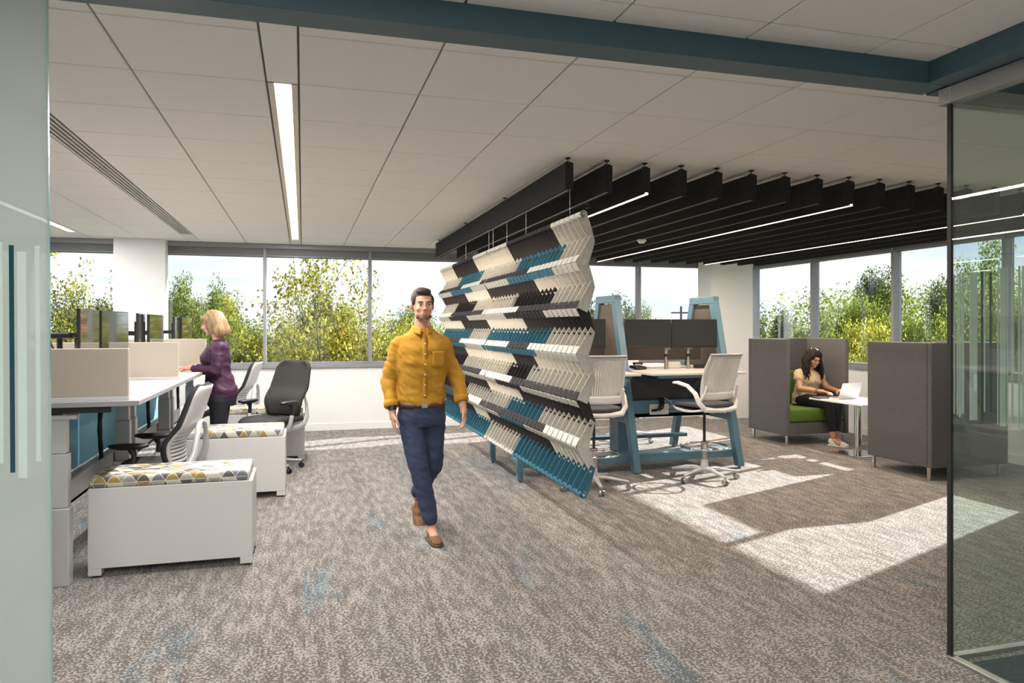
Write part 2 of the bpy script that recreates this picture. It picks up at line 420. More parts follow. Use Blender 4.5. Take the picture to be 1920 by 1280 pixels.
def leafmat(name, cols):
    m = bpy.data.materials.new(name); m.use_nodes = True; t = m.node_tree; t.nodes.clear(); L = t.links.new
    o = t.nodes.new('ShaderNodeOutputMaterial'); g = t.nodes.new('ShaderNodeNewGeometry')
    r = t.nodes.new('ShaderNodeValToRGB'); e = r.color_ramp.elements
    e[0].color = (*cols[0], 1); e[0].position = 0; e[1].color = (*cols[-1], 1); e[1].position = 1
    for i, c in enumerate(cols[1:-1]): q = e.new((i+1)/(len(cols)-1)); q.color = (*c, 1)
    L(g.outputs['Random Per Island'], r.inputs[0])
    d = t.nodes.new('ShaderNodeBsdfDiffuse'); tl = t.nodes.new('ShaderNodeBsdfTranslucent')
    L(r.outputs[0], d.inputs[0]); L(r.outputs[0], tl.inputs[0])
    mx = t.nodes.new('ShaderNodeMixShader'); mx.inputs[0].default_value = .5
    L(d.outputs[0], mx.inputs[1]); L(tl.outputs[0], mx.inputs[2]); L(mx.outputs[0], o.inputs[0])
    return m
M_leafA = leafmat('maple_leaves', [(.07, .10, .018), (.22, .26, .035), (.36, .38, .05), (.48, .45, .07), (.55, .50, .12), (.20, .23, .035), (.36, .16, .06)])
M_leafB = leafmat('green_leaves', [(.05, .08, .018), (.13, .18, .03), (.22, .27, .05), (.32, .36, .07), (.10, .13, .03)])
M_leafC = leafmat('dark_leaves', [(.02, .035, .012), (.05, .075, .02), (.09, .12, .03), (.12, .14, .03)])

# ================================================================ STRUCTURE
CH = 2.74; YN = 11.1; XR = 7.65; XL = -5.6; YS = -3.2
struct('floor', MB().box(XL-.2, XR+.2, YS-.2, YN+.2, -.12, 0), M_carpet)
# the adjoining glass room's floor, a little proud
struct('trim_1', MB().box(2.93, XR-.01, YS, 2.60, 0, .004), M_carp2)

# ceiling: dark tee grid plane above, individually laid tiles below
ceil = struct('ceiling', MB().box(XL-.2, XR+.2, YS-.2, YN+.2, CH+.012, CH+.12), M_grid)
tile_me = {}
def tile(x0, x1, y0, y1):
    g = .0045; wx = round(x1-x0-2*g, 3); wy = round(y1-y0-2*g, 3); k = (wx, wy)
    if k not in tile_me: tile_me[k] = MB().box(-wx/2, wx/2, -wy/2, wy/2, 0, .02, .003).mesh('ceiling_tile', M_tile)
    return ((x0+x1)/2, (y0+y1)/2, k)
xs = [-.171]
xl = [(-.017+.6*i, -.017+.6*(i+1)) for i in range(13)]
xl[-1] = (xl[-1][0], XR+.1)
xl += [(-.771, -.171), (-1.371, -.771), (-2.125, -1.525), (-2.725, -2.125), (-3.479, -2.879), (-4.079, -3.479), (-4.679, -4.079), (-5.279, -4.679)]
ys = [3.123+.637*k for k in range(-10, 13)]
ys = [y for y in ys if y < YN-.1]+[YN+.02]
tl = []
for (a, b) in xl:
    for j in range(len(ys)-1):
        q = tile(a, b, ys[j], ys[j+1]); tl.append(((q[0]-1.5)**2+(q[1]-6)**2 + (400 if q[1] < 1.5 else 0), q))
tl.sort(key=lambda t: t[0])
for _, (x, y, k) in tl[:295]:
    o = link('ceiling_tile', tile_me[k], ceil); o.location = (x, y, CH-.006)
mb = MB()
for _, (x, y, k) in tl[295:]: mb.box(x-k[0]/2, x+k[0]/2, y-k[1]/2, y+k[1]/2, CH-.006, CH+.014)
tag(mb.build('ceiling_tile', M_tile, ceil), kind='stuff')
# narrow service strips
for (x0, x1, gap) in ((-.171, -.017, (3.76, 10.43)), (-1.525, -1.371, (1.85, 10.25)), (-2.879, -2.725, (3.76, 10.35))):
    for (a, b) in ((YS, gap[0]), (gap[1], YN)):
        MB().box(x0+.005, x1-.005, a+.004, b-.004, CH-.006, CH+.012, .002).build('ceiling_strip', M_strip, ceil)

# soffit beams (teal)
struct('trim_2', MB().box(XL, 2.84, 2.645, 2.79, 2.635, CH, .003), M_teal)
struct('trim_3', MB().box(2.73, 2.86, YS, 2.645, 2.635, CH, .003), M_teal)
struct('trim_4', MB().box(2.86, XR, 2.645, 2.79, 2.635, CH, .003), M_teal)

# --- walls
SZ = .985; HZ = 2.575          # sill and head of the glazing
struct('wall_back', MB().box(XL, XR+.25, YN, YN+.25, 0, SZ-.055).box(XL, XR+.25, YN+.02, YN+.25, HZ, CH), M_wall)
struct('wall_right', MB().box(XR, XR+.25, 5.34, YN+.25, 0, SZ-.055).box(XR+.02, XR+.25, 5.34, YN+.25, HZ, CH).box(XR, XR+.25, YS, 5.34, 0, CH), M_wall)
struct('wall_left', MB().box(XL-.2, XL, YS, YN+.25, 0, CH), M_wall)
struct('wall_front', MB().box(XL, XR+.25, YS-.2, YS, 0, CH), M_wall)
struct('baseboard_back', MB().box(XL, XR, YN-.014, YN, 0, .105, .003), M_wall)
struct('baseboard_right', MB().box(XR-.014, XR, YS, YN-.014, 0, .105, .003), M_wall)
struct('trim_5', MB().box(-2.44, -1.805, 10.86, YN, 0, CH), M_wall)        # columns
struct('trim_6', MB().box(6.52, 7.31, 10.68, YN, 0, CH), M_wall)
# sills
struct('trim_7', MB().box(XL, XR-.03, YN-.035, YN+.10, SZ-.055, SZ, .003), M_mull)
struct('trim_8', MB().box(XR-.035, XR+.10, 5.34, YN-.03, SZ-.055, SZ, .003), M_mull)
# blind headers
struct('trim_9', MB().box(XL, 6.52, YN-.06, YN+.02, 2.665, CH, .002), M_mull)
struct('trim_10', MB().box(XR-.06, XR+.02, 5.34, 10.9, 2.665, CH, .002), M_mull)

mn = [-5.0, -3.50, -2.02, -.524, .978, 2.46, 3.94, 5.415, 6.90, 7.60]
def window(n, a, b, axis, last=False):
    """glazing bay between a and b along axis x (back wall) or y (right wall)"""
    P = (lambda u, v, z: (u, YN+v, z)) if axis == 'x' else (lambda u, v, z: (XR+v, u, z))
    def bx(u0, u1, v0, v1, z0, z1, bb=.003):
        m = MB()
        if axis == 'x': m.box(u0, u1, YN+v0, YN+v1, z0, z1, bb)
        else: m.box(XR+v0, XR+v1, u0, u1, z0, z1, bb)
        return m
    root = bpy.data.objects.new('window_%d' % n, None); COL.objects.link(root); root['kind'] = 'structure'
    bx(a-.022, a+.022, -.03, .11, SZ, HZ+.09).build('mullion', M_mull, root)
    if last: bx(b-.022, b+.022, -.03, .11, SZ, HZ+.09).build('mullion', M_mull, root)
    bx(a+.022, b-.022, .03, .10, SZ, SZ+.03).build('bottom_rail', M_mull, root)
    bx(a+.022, b-.022, .03, .10, HZ-.03, HZ+.09).build('top_rail', M_mull, root)
    bx(a+.022, b-.022, .062, .068, SZ+.02, HZ-.02, 0).build('pane', M_glass, root)
    bl = bx(a+.024, b-.024, -.012, -.008, HZ-.012, 2.665, 0).build('roller_blind', M_blind, root)
    bx(a+.024, b-.024, -.018, -.002, HZ-.024, HZ-.010, .002).build('hem_bar', M_mull, bl)
n = 1
for a, b in zip(mn[:-1], mn[1:]):
    window(n, a, b, 'x'); n += 1
mr = [11.14, 9.60, 7.98, 6.365, 5.34]
for b, a in zip(mr[:-1], mr[1:]):
    window(n, a, b, 'y', b > 11); n += 1

# outside ground
g = MB(); g.box(-120, 140, -40, 160, -5.6, -5.3)
tag(struct('trim_11', g, M_grass), kind='structure')

# ================================================================ ceiling fixtures
def troffer(label, x0, x1, y0, y1, grp=None):
    t = thing('linear_ceiling_light', label, 'ceiling light', ((x0+x1)/2, (y0+y1)/2, CH), 0, grp)
    hx = (x1-x0)/2-.006; hy = (y1-y0)/2
    MB().box(-hx, hx, -hy, hy, .004, .010).box(-hx, -hx+.03, -hy, hy, -.007, .006, .002).box(hx-.03, hx, -hy, hy, -.007, .006, .002).box(-hx, hx, -hy, -hy+.012, -.007, .006, .002).build('reflector', M_bevel, t)
    k = 2*hx-.06; MB().box(-k/2, k/2, -hy+.012, hy, -.006, .003).build('diffuser', M_lens, t)
    return t
troffer('long recessed linear ceiling light above the walking man, mid ceiling', -.171, -.017, 3.76, 10.43)
area('troffer_lamp', (-.094, 7.1, CH-.012), .09, 6.6, 92)
troffer('short visible end of the linear ceiling light at far left above the window', -2.879, -2.725, 3.76, 10.35)
area('troffer_lamp', (-2.80, 7.1, CH-.012), .09, 6.6, 60)
troffer('linear ceiling light added out of view behind the camera to brighten the room', -.171, -.017, -2.2, 1.2)
area('troffer_lamp', (-.094, -.5, CH-.012), .09, 3.3, 85)  # unseen fixture and its lamp, added behind the camera to brighten the interior

t = thing('slot_air_diffuser', 'long ceiling air slot diffuser with dark parallel slots at left', 'air vent', (-1.448, 6.05, CH))
for k in range(5): MB().box(-.068+k*.031, -.068+k*.031+.010, -4.2, 4.2, -.008, .006, .002).build('blade', M_strip, t)
MB().box(-.07, .07, -4.2, 4.2, .005, .011).build('slot_backing', M_black, t)

# ---- baffles
BZ0, BZ1, BY0, BY1 = 2.50, 2.695, 4.83, 10.03
names = ['leftmost', 'second from left', 'third from left, with the first light strip', 'fourth from left', 'fifth from left', 'sixth from left', 'seventh from left', 'eighth from left',
         'ninth from left, with the second light strip', 'tenth from left', 'eleventh from left', 'twelfth from left', 'thirteenth from left', 'fourteenth from left, behind the glass wall',
         'fifteenth from left, with the third light strip', 'sixteenth from left, behind the glass', 'seventeenth from left, behind the glass', 'eighteenth from left, next to the window wall']
def felt_box(wd): return MB().box(-wd, wd, 0, BY1-BY0, BZ0, BZ1, .004)
bm_me = MB().box(-.031, -.013, 0, BY1-BY0, BZ0, BZ1, .002).box(.013, .031, 0, BY1-BY0, BZ0, BZ1, .002).box(-.013, .013, .0, .012, BZ0, BZ1, .002).box(-.013, .013, .012, BY1-BY0, BZ0+.02, BZ1-.002).mesh('felt_shell', M_felt_k)
hg_me = MB().cyl((0, 0, BZ1), (0, 0, CH-.008), .004, n=6).cyl((0, 0, CH-.014), (0, 0, CH-.006), .02, n=8).box(-.02, .02, -.012, .012, BZ1, BZ1+.01).mesh('hanger', M_blk)
ls_me = MB().box(-.012, .012, .0, BY1-BY0-.01, BZ0-.002, BZ0+.012).mesh('light_strip', M_lens2)
rl_me = MB().box(-.010, .010, .012, BY1-BY0-.01, BZ0+.004, BZ0+.02).mesh('bottom_channel', M_edge)
for k in range(18):
    x = 1.815+.3*k
    t = thing('ceiling_baffle', 'charcoal felt ceiling baffle, '+names[k], 'acoustic baffle', (x, BY0, 0), 0, 'charcoal felt ceiling baffles')
    link('felt_shell', bm_me, t)
    for yy in (.03, 1.7, 3.4, 5.1):
        o = link('hanger', hg_me, t); o.location = (0, yy, 0)
    if k in (2, 8, 14):
        link('light_strip', ls_me, t)
        area('baffle_lamp', (x, (BY0+BY1)/2, BZ0-.006), .024, BY1-BY0-.1, 34, (1, .82, .62))
    else: link('bottom_channel', rl_me, t)
t = thing('sprinkler_head', 'small sprinkler head between the second and third baffles', 'sprinkler', (2.25, 5.58, 2.55))
MB().cyl((0, 0, .19), (0, 0, .0), .008).build('pipe', M_blk, t); MB().cyl((0, 0, .0), (0, 0, -.01), .02).cyl((0, 0, -.035), (0, 0, -.04), .018).cyl((0, 0, -.04), (0, 0, 0), .004).build('deflector', M_blk, t)
t = thing('smoke_detector', 'round white smoke detector under the dark baffles', 'smoke detector', (3.615, 7.35, 2.5))
MB().cyl((0, 0, 0), (0, 0, -.018), .052, n=24).build('mounting_plate', M_wplas, t); MB().cyl((0, 0, -.018), (0, 0, -.04), .042, .03, n=24).build('sensor_housing', M_wplas, t)

# ================================================================ glass partitions
# left sliding frosted panel
t = thing('frosted_glass_panel', 'pale green frosted glass panel at the left edge of the picture', 'glass panel', (-.775, 2.66, 0))
t.rotation_euler = (0, -math.radians(.35), 0)
MB().box(-3.6, 0, -.006, .006, .01, 2.62).build('glass_pane', M_gl_frost, t)
MB().box(.0, .004, -.006, .006, .01, 2.62).build('polished_edge', M_gedge, t)
MB().box(-.107, -.094, -.009, -.0065, 1.07, 1.79).build('teal_stripe', M_filmt, t)
for (a, b, z0, z1) in ((-.36, -.26, 1.02, 1.80), (-.22, -.185, 1.04, 1.78), (-.145, -.125, 1.10, 1.80), (-.085, -.06, 1.05, 1.77), (-.035, -.022, 1.10, 1.79), (-.55, -.42, 1.0, 1.80)):
    MB().box(a, b, -.009, -.0065, z0, z1).build('frosted_stripe', M_film, t)
# right corner glazing
GX, GY = 2.875, 2.665
t = thing('corner_glass_partition', 'clear glass corner partition with frosted and teal vertical stripes at right', 'glass partition', (GX, GY, 0))
MB().box(0, XR-GX-.02, -.006, .006, .02, 2.56).build('glass_pane', M_gl_clear, t)
MB().box(-.006, .006, GY*-1+YS*0-.2, -.012, .02, 2.56).build('glass_pane', M_gl_clear, t)
MB().box(-.010, .006, -.012, .010, .012, 2.56, .001).build('corner_joint', M_black, t)
MB().box(0, XR-GX-.02, -.02, .02, 0, .018, .002).box(-.02, .02, -3.0, -.0, 0, .018, .002).build('floor_channel', M_alu, t)
MB().box(-.035, XR-GX-.02, -.03, .035, 2.555, 2.632, .003).box(-.035, .03, -3.0, -.03, 2.555, 2.632, .003).build('head_rail', M_alu, t)
random.seed(5)
def pxX(px):    # authoring table: horizontal offsets (metres) measured along the pane
    l = (px-960)/1363; s_, c_ = .27697, .96088
    return GY*(s_+l*c_)/(c_-l*s_)-GX
for (a, b, y0, y1, k) in ((1786, 1793, 514, 776, 0), (1797, 1799, 514, 778, 0), (1801, 1804, 512, 782, 0), (1806, 1810, 512, 776, 0), (1821, 1835, 510, 788, 0), (1842, 1846, 508, 790, 1), (1848, 1850, 509, 772, 0),
                          (1858, 1862, 510, 773, 1), (1873, 1875, 503, 797, 0), (1878, 1889, 502, 800, 0), (1891, 1893, 500, 796, 0), (1899, 1903, 500, 802, 0), (1912, 1916, 498, 804, 0), (1919, 1926, 498, 804, 0), (1935, 1950, 498, 800, 0)):
    x0, x1 = pxX(a), pxX(b); d = .27697*(GX+x0)+.96088*GY
    MB().box(x0, x1, .0065, .009, 1.53-(y1-613)*d/1363, 1.53-(y0-613)*d/1363).build('teal_stripe' if k else 'frosted_stripe', M_filmt if k else M_film, t)

# ================================================================ FELT SCREEN
SX, SY0, PITCH, NC = 1.79, 4.52, .1005, 50
PER, ZT = .305, 2.265
root = thing('hanging_felt_screen', 'large hanging room divider woven of oat, charcoal and teal felt straps', 'room divider', (SX, SY0, 0))
def px2col(px):
    l = (px-960)/1363; y = 1.79*(.96088-l*.27697)/(.27697+l*.96088)
    return (y-SY0)/PITCH
O, K, T = 0, 1, 2
U = [[(1041, O), (955, K), (895, O), (853, K), (0, O)], [(998, O), (915, K), (873, O), (0, K)], [(983, K), (915, O), (868, K), (0, O)],
     [(1003, O), (962, K), (875, O), (0, K)], [(975, K), (915, O), (0, K)], [(1032, O), (915, K), (888, O), (0, K)]]
Lr = [[(1050, O), (968, T), (903, O), (860, T), (0, O)], [(1035, O), (962, K), (890, O), (855, K), (0, O)], [(1022, O), (915, T), (883, O), (0, T)],
      [(990, O), (950, K), (870, O), (0, K)], [(1005, O), (952, T), (875, O), (0, K)], [(967, T), (917, O), (0, T)]]
TU = [[(1000, O), (912, K), (873, O), (0, K)], [(980, K), (915, O), (855, K), (0, O)], [(1000, O), (960, K), (872, O), (0, K)], [(970, K), (912, O), (0, K)], [(1030, O), (912, K), (885, O), (0, K)]]
TL = [[(1050, O), (960, T), (895, O), (853, T), (0, O)], [(1030, O), (955, K), (885, O), (850, K), (0, O)], [(1018, O), (915, T), (880, O), (0, T)], [(985, O), (940, K), (870, O), (0, K)], [(995, O), (945, T), (870, O), (0, T)]]
def pick(tab, c):
    for (px, k) in tab:
        if px == 0 or c < px2col(px): return k
    return tab[-1][1]
FM = [M_felt_b, M_felt_c, M_felt_t]
AX, HW = .068, .041
def strap_mesh(up, mtl):
    z1 = -PER/2; L = math.hypot(AX, PER/2); sg = 1 if up else -1
    def fn(u, v):
        # v along strap, u across
        q = -.07+1.14*v
        x = AX*q if up else AX*(1-q)
        z = z1*q
        nx, nz = (PER/2)/L, (AX/L)*sg
        wv = (u-.5)*2*HW
        ph = math.radians(-47+48*((1-v) if up else v))
        X = x+nx*wv*math.cos(ph); Y = -nx*wv*math.sin(ph)+(.004 if up else -.004); Z = z+nz*wv
        return (X, Y, Z)
    return MB().sheet(fn, 2, 6, .0035, smooth=False).mesh('felt_strap', mtl)
def tab_mesh(up, mtl):
    sg = 1 if up else -1
    def fn(u, v):
        q = v**1.1
        return (-.062+.045*q, -PITCH*.42+PITCH*.84*u+ .045*v, sg*(.003+.048*v))
    return MB().sheet(fn, 1, 3, .0035, smooth=False).mesh('felt_tab', mtl)
def end_mesh(top, mtl):
    sg = 1 if top else -1
    def fn(u, v):
        a = -1.0+5.1*v; r_ = .019+.004*abs(2*u-1)
        return (-.012-r_*math.cos(a)*1.15, -.055+PITCH*.92*u, sg*(.012+r_*math.sin(a)*1.1-.004))
    return MB().sheet(fn, 2, 6, .0035).mesh('felt_loop', mtl)
SM = {}
for k in range(3):
    for up in (0, 1): SM['s', up, k] = strap_mesh(up, FM[k]); SM['t', up, k] = tab_mesh(up, FM[k]); SM['e', up, k] = end_mesh(up, FM[k])
items = []
for c in range(NC):
    y = c*PITCH+(.03 if c >= 25 else 0)
    for r in range(6):
        z = ZT-r*PER; jx = random.uniform(-.003, .003)
        items.append(('felt_strap', SM['s', 1, pick(U[r], c)], (jx, y, z)))
        items.append(('felt_strap', SM['s', 0, pick(Lr[r], c)], (jx, y, z-PER/2)))
    for r in range(5):
        z = ZT-(r+1)*PER
        items.append(('felt_tab', SM['t', 1, pick(TU[r], c)], (0, y, z)))
        items.append(('felt_tab', SM['t', 0, pick(TL[r], c)], (0, y, z)))
    items.append(('felt_loop', SM['e', 1, pick(U[0], c)], (0, y, ZT)))
    items.append(('felt_loop', SM['e', 0, pick(Lr[5], c)], (0, y, ZT-6*PER)))
for nm in ('felt_strap', 'felt_tab', 'felt_loop'):
    sel = [i for i in items if i[0] == nm]
    for (_, me, loc) in sel[:298]:
        o = link(nm, me, root); o.location = loc
    rest = sel[298:]
    if rest:
        vs = []; fs = []; mi = []; k = 0
        for (_, me, loc) in rest:
            a = np.empty(len(me.vertices)*3); me.vertices.foreach_get('co', a); a = a.reshape(-1, 3)+np.array(loc)
            vs.append(a); fs += [tuple(k+i for i in p.vertices) for p in me.polygons]
            mi += [FM.index(me.materials[0])]*len(me.polygons); k += len(a)
        me = bpy.data.meshes.new(nm); me.from_pydata(np.concatenate(vs).tolist(), [], fs)
        for q in FM: me.materials.append(q)
        me.polygons.foreach_set('material_index', mi); me.update()
        tag(link(nm, me, root), kind='stuff')
for zz in (ZT+.012, ZT-6*PER-.012):
    MB().cyl((-.012, -.055, zz), (-.012, NC*PITCH, zz), .0085, n=12).build('hanging_rod', M_silver, root)
for yy in (.3, 1.35, 1.95, 2.45, 2.62, 3.7, 4.95):
    MB().cyl((.025, yy, ZT+.01), (.025, yy, 2.503), .0013, n=5).build('suspension_wire', M_alu, root)

# ================================================================ BENCHES (cushioned storage)
def bench(x0, x1, y0, y1, label):
    t = thing('storage_bench', label, 'bench', ((x0+x1)/2, (y0+y1)/2, 0), 0, 'white storage benches with printed cushions')
    hx, hy = (x1-x0)/2, (y1-y0)/2
    MB().box(-hx, hx, -hy, hy, .055, .545, .003).build('cabinet_body', M_lam, t)
    for sx_ in (-1, 1):
        for sy_ in (-1, 1):
            MB().box(sx_*hx-(.0 if sx_ < 0 else .075), sx_*hx+(.075 if sx_ < 0 else .0), sy_*hy-(.0 if sy_ < 0 else .075), sy_*hy+(.075 if sy_ < 0 else .0), .012, .055, .003).build('foot', M_lam, t)
            MB().cyl((sx_*(hx-.035), sy_*(hy-.035), 0), (sx_*(hx-.035), sy_*(hy-.035), .014), .022).build('glide', M_blk, t)
    MB().box(-hx+.004, hx-.018, -hy+.002, hy-.002, .545, .612, .018).build('cushion', M_print, t)
    return t
bench(-1.255, -.31, 4.96, 5.40, 'white storage bench with geometric-print cushion, nearest and leftmost of three')
bench(-1.10, -.148, 6.87, 7.40, 'white storage bench with printed cushion in the middle, behind the nearest one')
bench(-.93, .025, 8.68, 9.15, 'white storage bench with printed cushion furthest back near the window wall')

# ================================================================ DESK ROW (left)
def desk(y0, y1, label):
    t = thing('height_adjustable_desk', label, 'desk', (-1.4, (y0+y1)/2, 0), 0, 'height-adjustable desks in the left row')
    h = (y1-y0)/2
    MB().box(-.38, .448, -h+.004, h-.004, 1.062, 1.092, .003).build('desktop', M_deskw, t)
    MB().box(.448, .462, -h+.004, h-.004, 1.060, 1.092, .004).box(-.38, .45, -h-.004, -h+.004, 1.060, 1.0915, .002).build('edge_band', M_edge, t)
    MB().box(-.30, .30, -h+.05, -h+.09, 1.02, 1.06, .003).box(-.30, .30, h-.09, h-.05, 1.02, 1.06, .003).box(-.02, .04, -h+.06, h-.06, 1.01, 1.055, .003).build('support_frame', M_blk, t)
    for s in (-1, 1):
        yc = s*(h-.10)
        lg = MB().box(-.05, .075, yc-.045, yc+.045, 0, .46, .004).build('leg', M_silver, t)
        MB().box(-.043, .066, yc-.038, yc+.038, .462, .78, .004).build('middle_stage', M_silver, lg)
        MB().box(-.036, .058, yc-.031, yc+.031, .782, 1.02, .004).build('upper_stage', M_silver, lg)
    MB().box(-.34, .12, -h+.04, -h+.12, .985, 1.012, .004).build('control_box', M_silver, t)
    # cable tray and beam
    MB().box(-.30, -.05, -h, h, .38, .40).box(-.07, -.05, -h, h, .38, .53, .002).box(-.30, -.28, -h, h, .38, .425, .002).build('cable_tray', M_silver, t)
    MB().box(-.36, -.335, -h+.01, h-.01, .41, 1.04, .003).build('modesty_panel', M_bluefab, t)
    pts = [(-.10, h-.32+.02*math.sin(i*.9), .42+.063*i) for i in range(11)]
    MB().tube(pts, [.016+.003*(i % 2) for i in range(11)], 8).build('cable_sleeve', M_blk, t)
    return t
desk(4.79, 6.60, 'pale wood sit-stand desk nearest the glass, raised high')
desk(6.62, 8.42, 'pale wood sit-stand desk in the middle where the blonde woman stands')
desk(8.44, 10.24, 'pale wood sit-stand desk furthest back, behind the blonde woman')
def divider(y, label):
    t = thing('desk_divider', label, 'desk screen', (-1.4, y, 1.092), 0, 'beige fabric desk dividers')
    MB().box(-.60, .40, -.014, .014, .022, .312, .005).build('fabric_panel', M_screenfab, t)
    MB().box(-.60, .405, -.022, .022, 0, .024, .003).build('aluminium_rail', M_silver, t)
divider(4.83, 'beige fabric desk divider nearest the camera at left')
divider(6.66, 'beige fabric desk divider in the middle of the desk row')
divider(8.48, 'beige fabric desk divider beyond the blonde woman\'s hands')
def monitor(label, loc, rz, w=.56, h=.345, grp=None, name='computer_monitor', arm=None, tone=None):
    """screen faces local -Y; loc is the centre of the screen"""
    t = thing(name, label, 'monitor', loc, rz, grp)
    MB().box(-w/2, w/2, -.004, .018, -h/2, h/2, .003).box(-w*.3, w*.3, .018, .042, -h*.3, h*.3, .006).build('housing', M_blk, t)
    MB().box(-w/2+.007, w/2-.007, -.0055, -.003, -h/2+.014, h/2-.007).build('screen', tone or M_screen, t)
    MB().box(-w/2, w/2, -.0065, -.003, -h/2, -h/2+.013, .001).build('bottom_bezel', M_blk, t)
    if arm: arm(t)
    return t
def armL(t):
    MB().cyl((0, .04, 0), (0, .12, 0), .02).box(-.06, .06, .04, .05, -.06, .06, .002).build('mount', M_blk, t)
zc = 1.475
lab = ['left monitor of the pair on the nearest desk', 'right monitor of the pair on the nearest desk', 'left monitor of the pair on the middle desk', 'right monitor of the pair on the middle desk',
       'left monitor of the pair beside the white column', 'right monitor of the pair beside the white column']
i = 0
for (yc, rr) in ((5.42, .05), (6.02, -.10), (7.05, .10), (7.60, -.04), (8.93, .06), (9.50, -.06)):
    monitor('thin black monitor reflecting trees, '+lab[i], (-1.36+(.02 if i % 2 else 0), yc, zc), PI/2+rr, grp='monitors on the left desks', arm=armL, tone=M_screenr); i += 1
for (yc, l) in ((5.72, 'black dual monitor arm on the nearest desk, reaching left'), (7.32, 'black dual monitor arm on the middle desk'), (9.2, 'black dual monitor arm on the furthest desk')):
    t = thing('monitor_arm', l, 'monitor arm', (-1.62, yc, 1.092), 0, 'black monitor arms on the left desks')
    MB().cyl((0, 0, 0), (0, 0, .40), .018).box(-.05, .05, -.05, .05, 0, .012, .003).build('post', M_blk, t)
    MB().box(-.02, .02, -.52, .52, .36, .40, .006).box(-.02, .16, -.33, -.29, .365, .395, .004).box(-.02, .16, .27, .31, .365, .395, .004).build('crossbar', M_blk, t)
    MB().tube([(.02, -.30, .36), (.04, -.25, .28), (.02, -.15, .24), (0, -.05, .20), (0, 0, .1)], .006).tube([(.02, .30, .36), (.04, .2, .26), (.0, .05, .18)], .006).build('cable', M_blk, t)
# equipment across the aisle side of the nearest desk
for (yc, l) in ((5.35, 'back of a dark monitor facing away at far left behind the nearest divider'),):
    monitor(l, (-2.02, yc, 1.40), -PI/2, arm=armL)

# ================================================================ TASK CHAIRS (face local +Y)
def base5(t, r, mtl, zhub, lift, casters, start=.3, spread=.03):
    hub = MB().cyl((0, 0, .07), (0, 0, zhub), .045, .032, 16)
    hub.build('hub', mtl, t)
    for k in range(5):
        a = start+2*PI*k/5; c, s = math.cos(a), math.sin(a)
        leg = MB().tube([(c*.03, s*.03, .105), (c*.12, s*.12, .108), (c*r*.6, s*r*.6, .095), (c*r, s*r, .078)], [.030, .027, .021, .015], 8, flat=(1, .7)).build('base_leg', mtl, t)
        cst = MB()
        px_, py_ = c*r, s*r; q = Vector((-s, c, 0)); p = Vector((px_, py_, 0))
        for sg in (-1, 1): cst.cyl(p+q*sg*.008+Vector((0, 0, .029)), p+q*sg*.026+Vector((0, 0, .029)), .029, .026, 14)
        cst.cyl(p+Vector((0, 0, .03)), p+Vector((0, 0, .078)), .008)
        cst.build('caster', casters, leg)
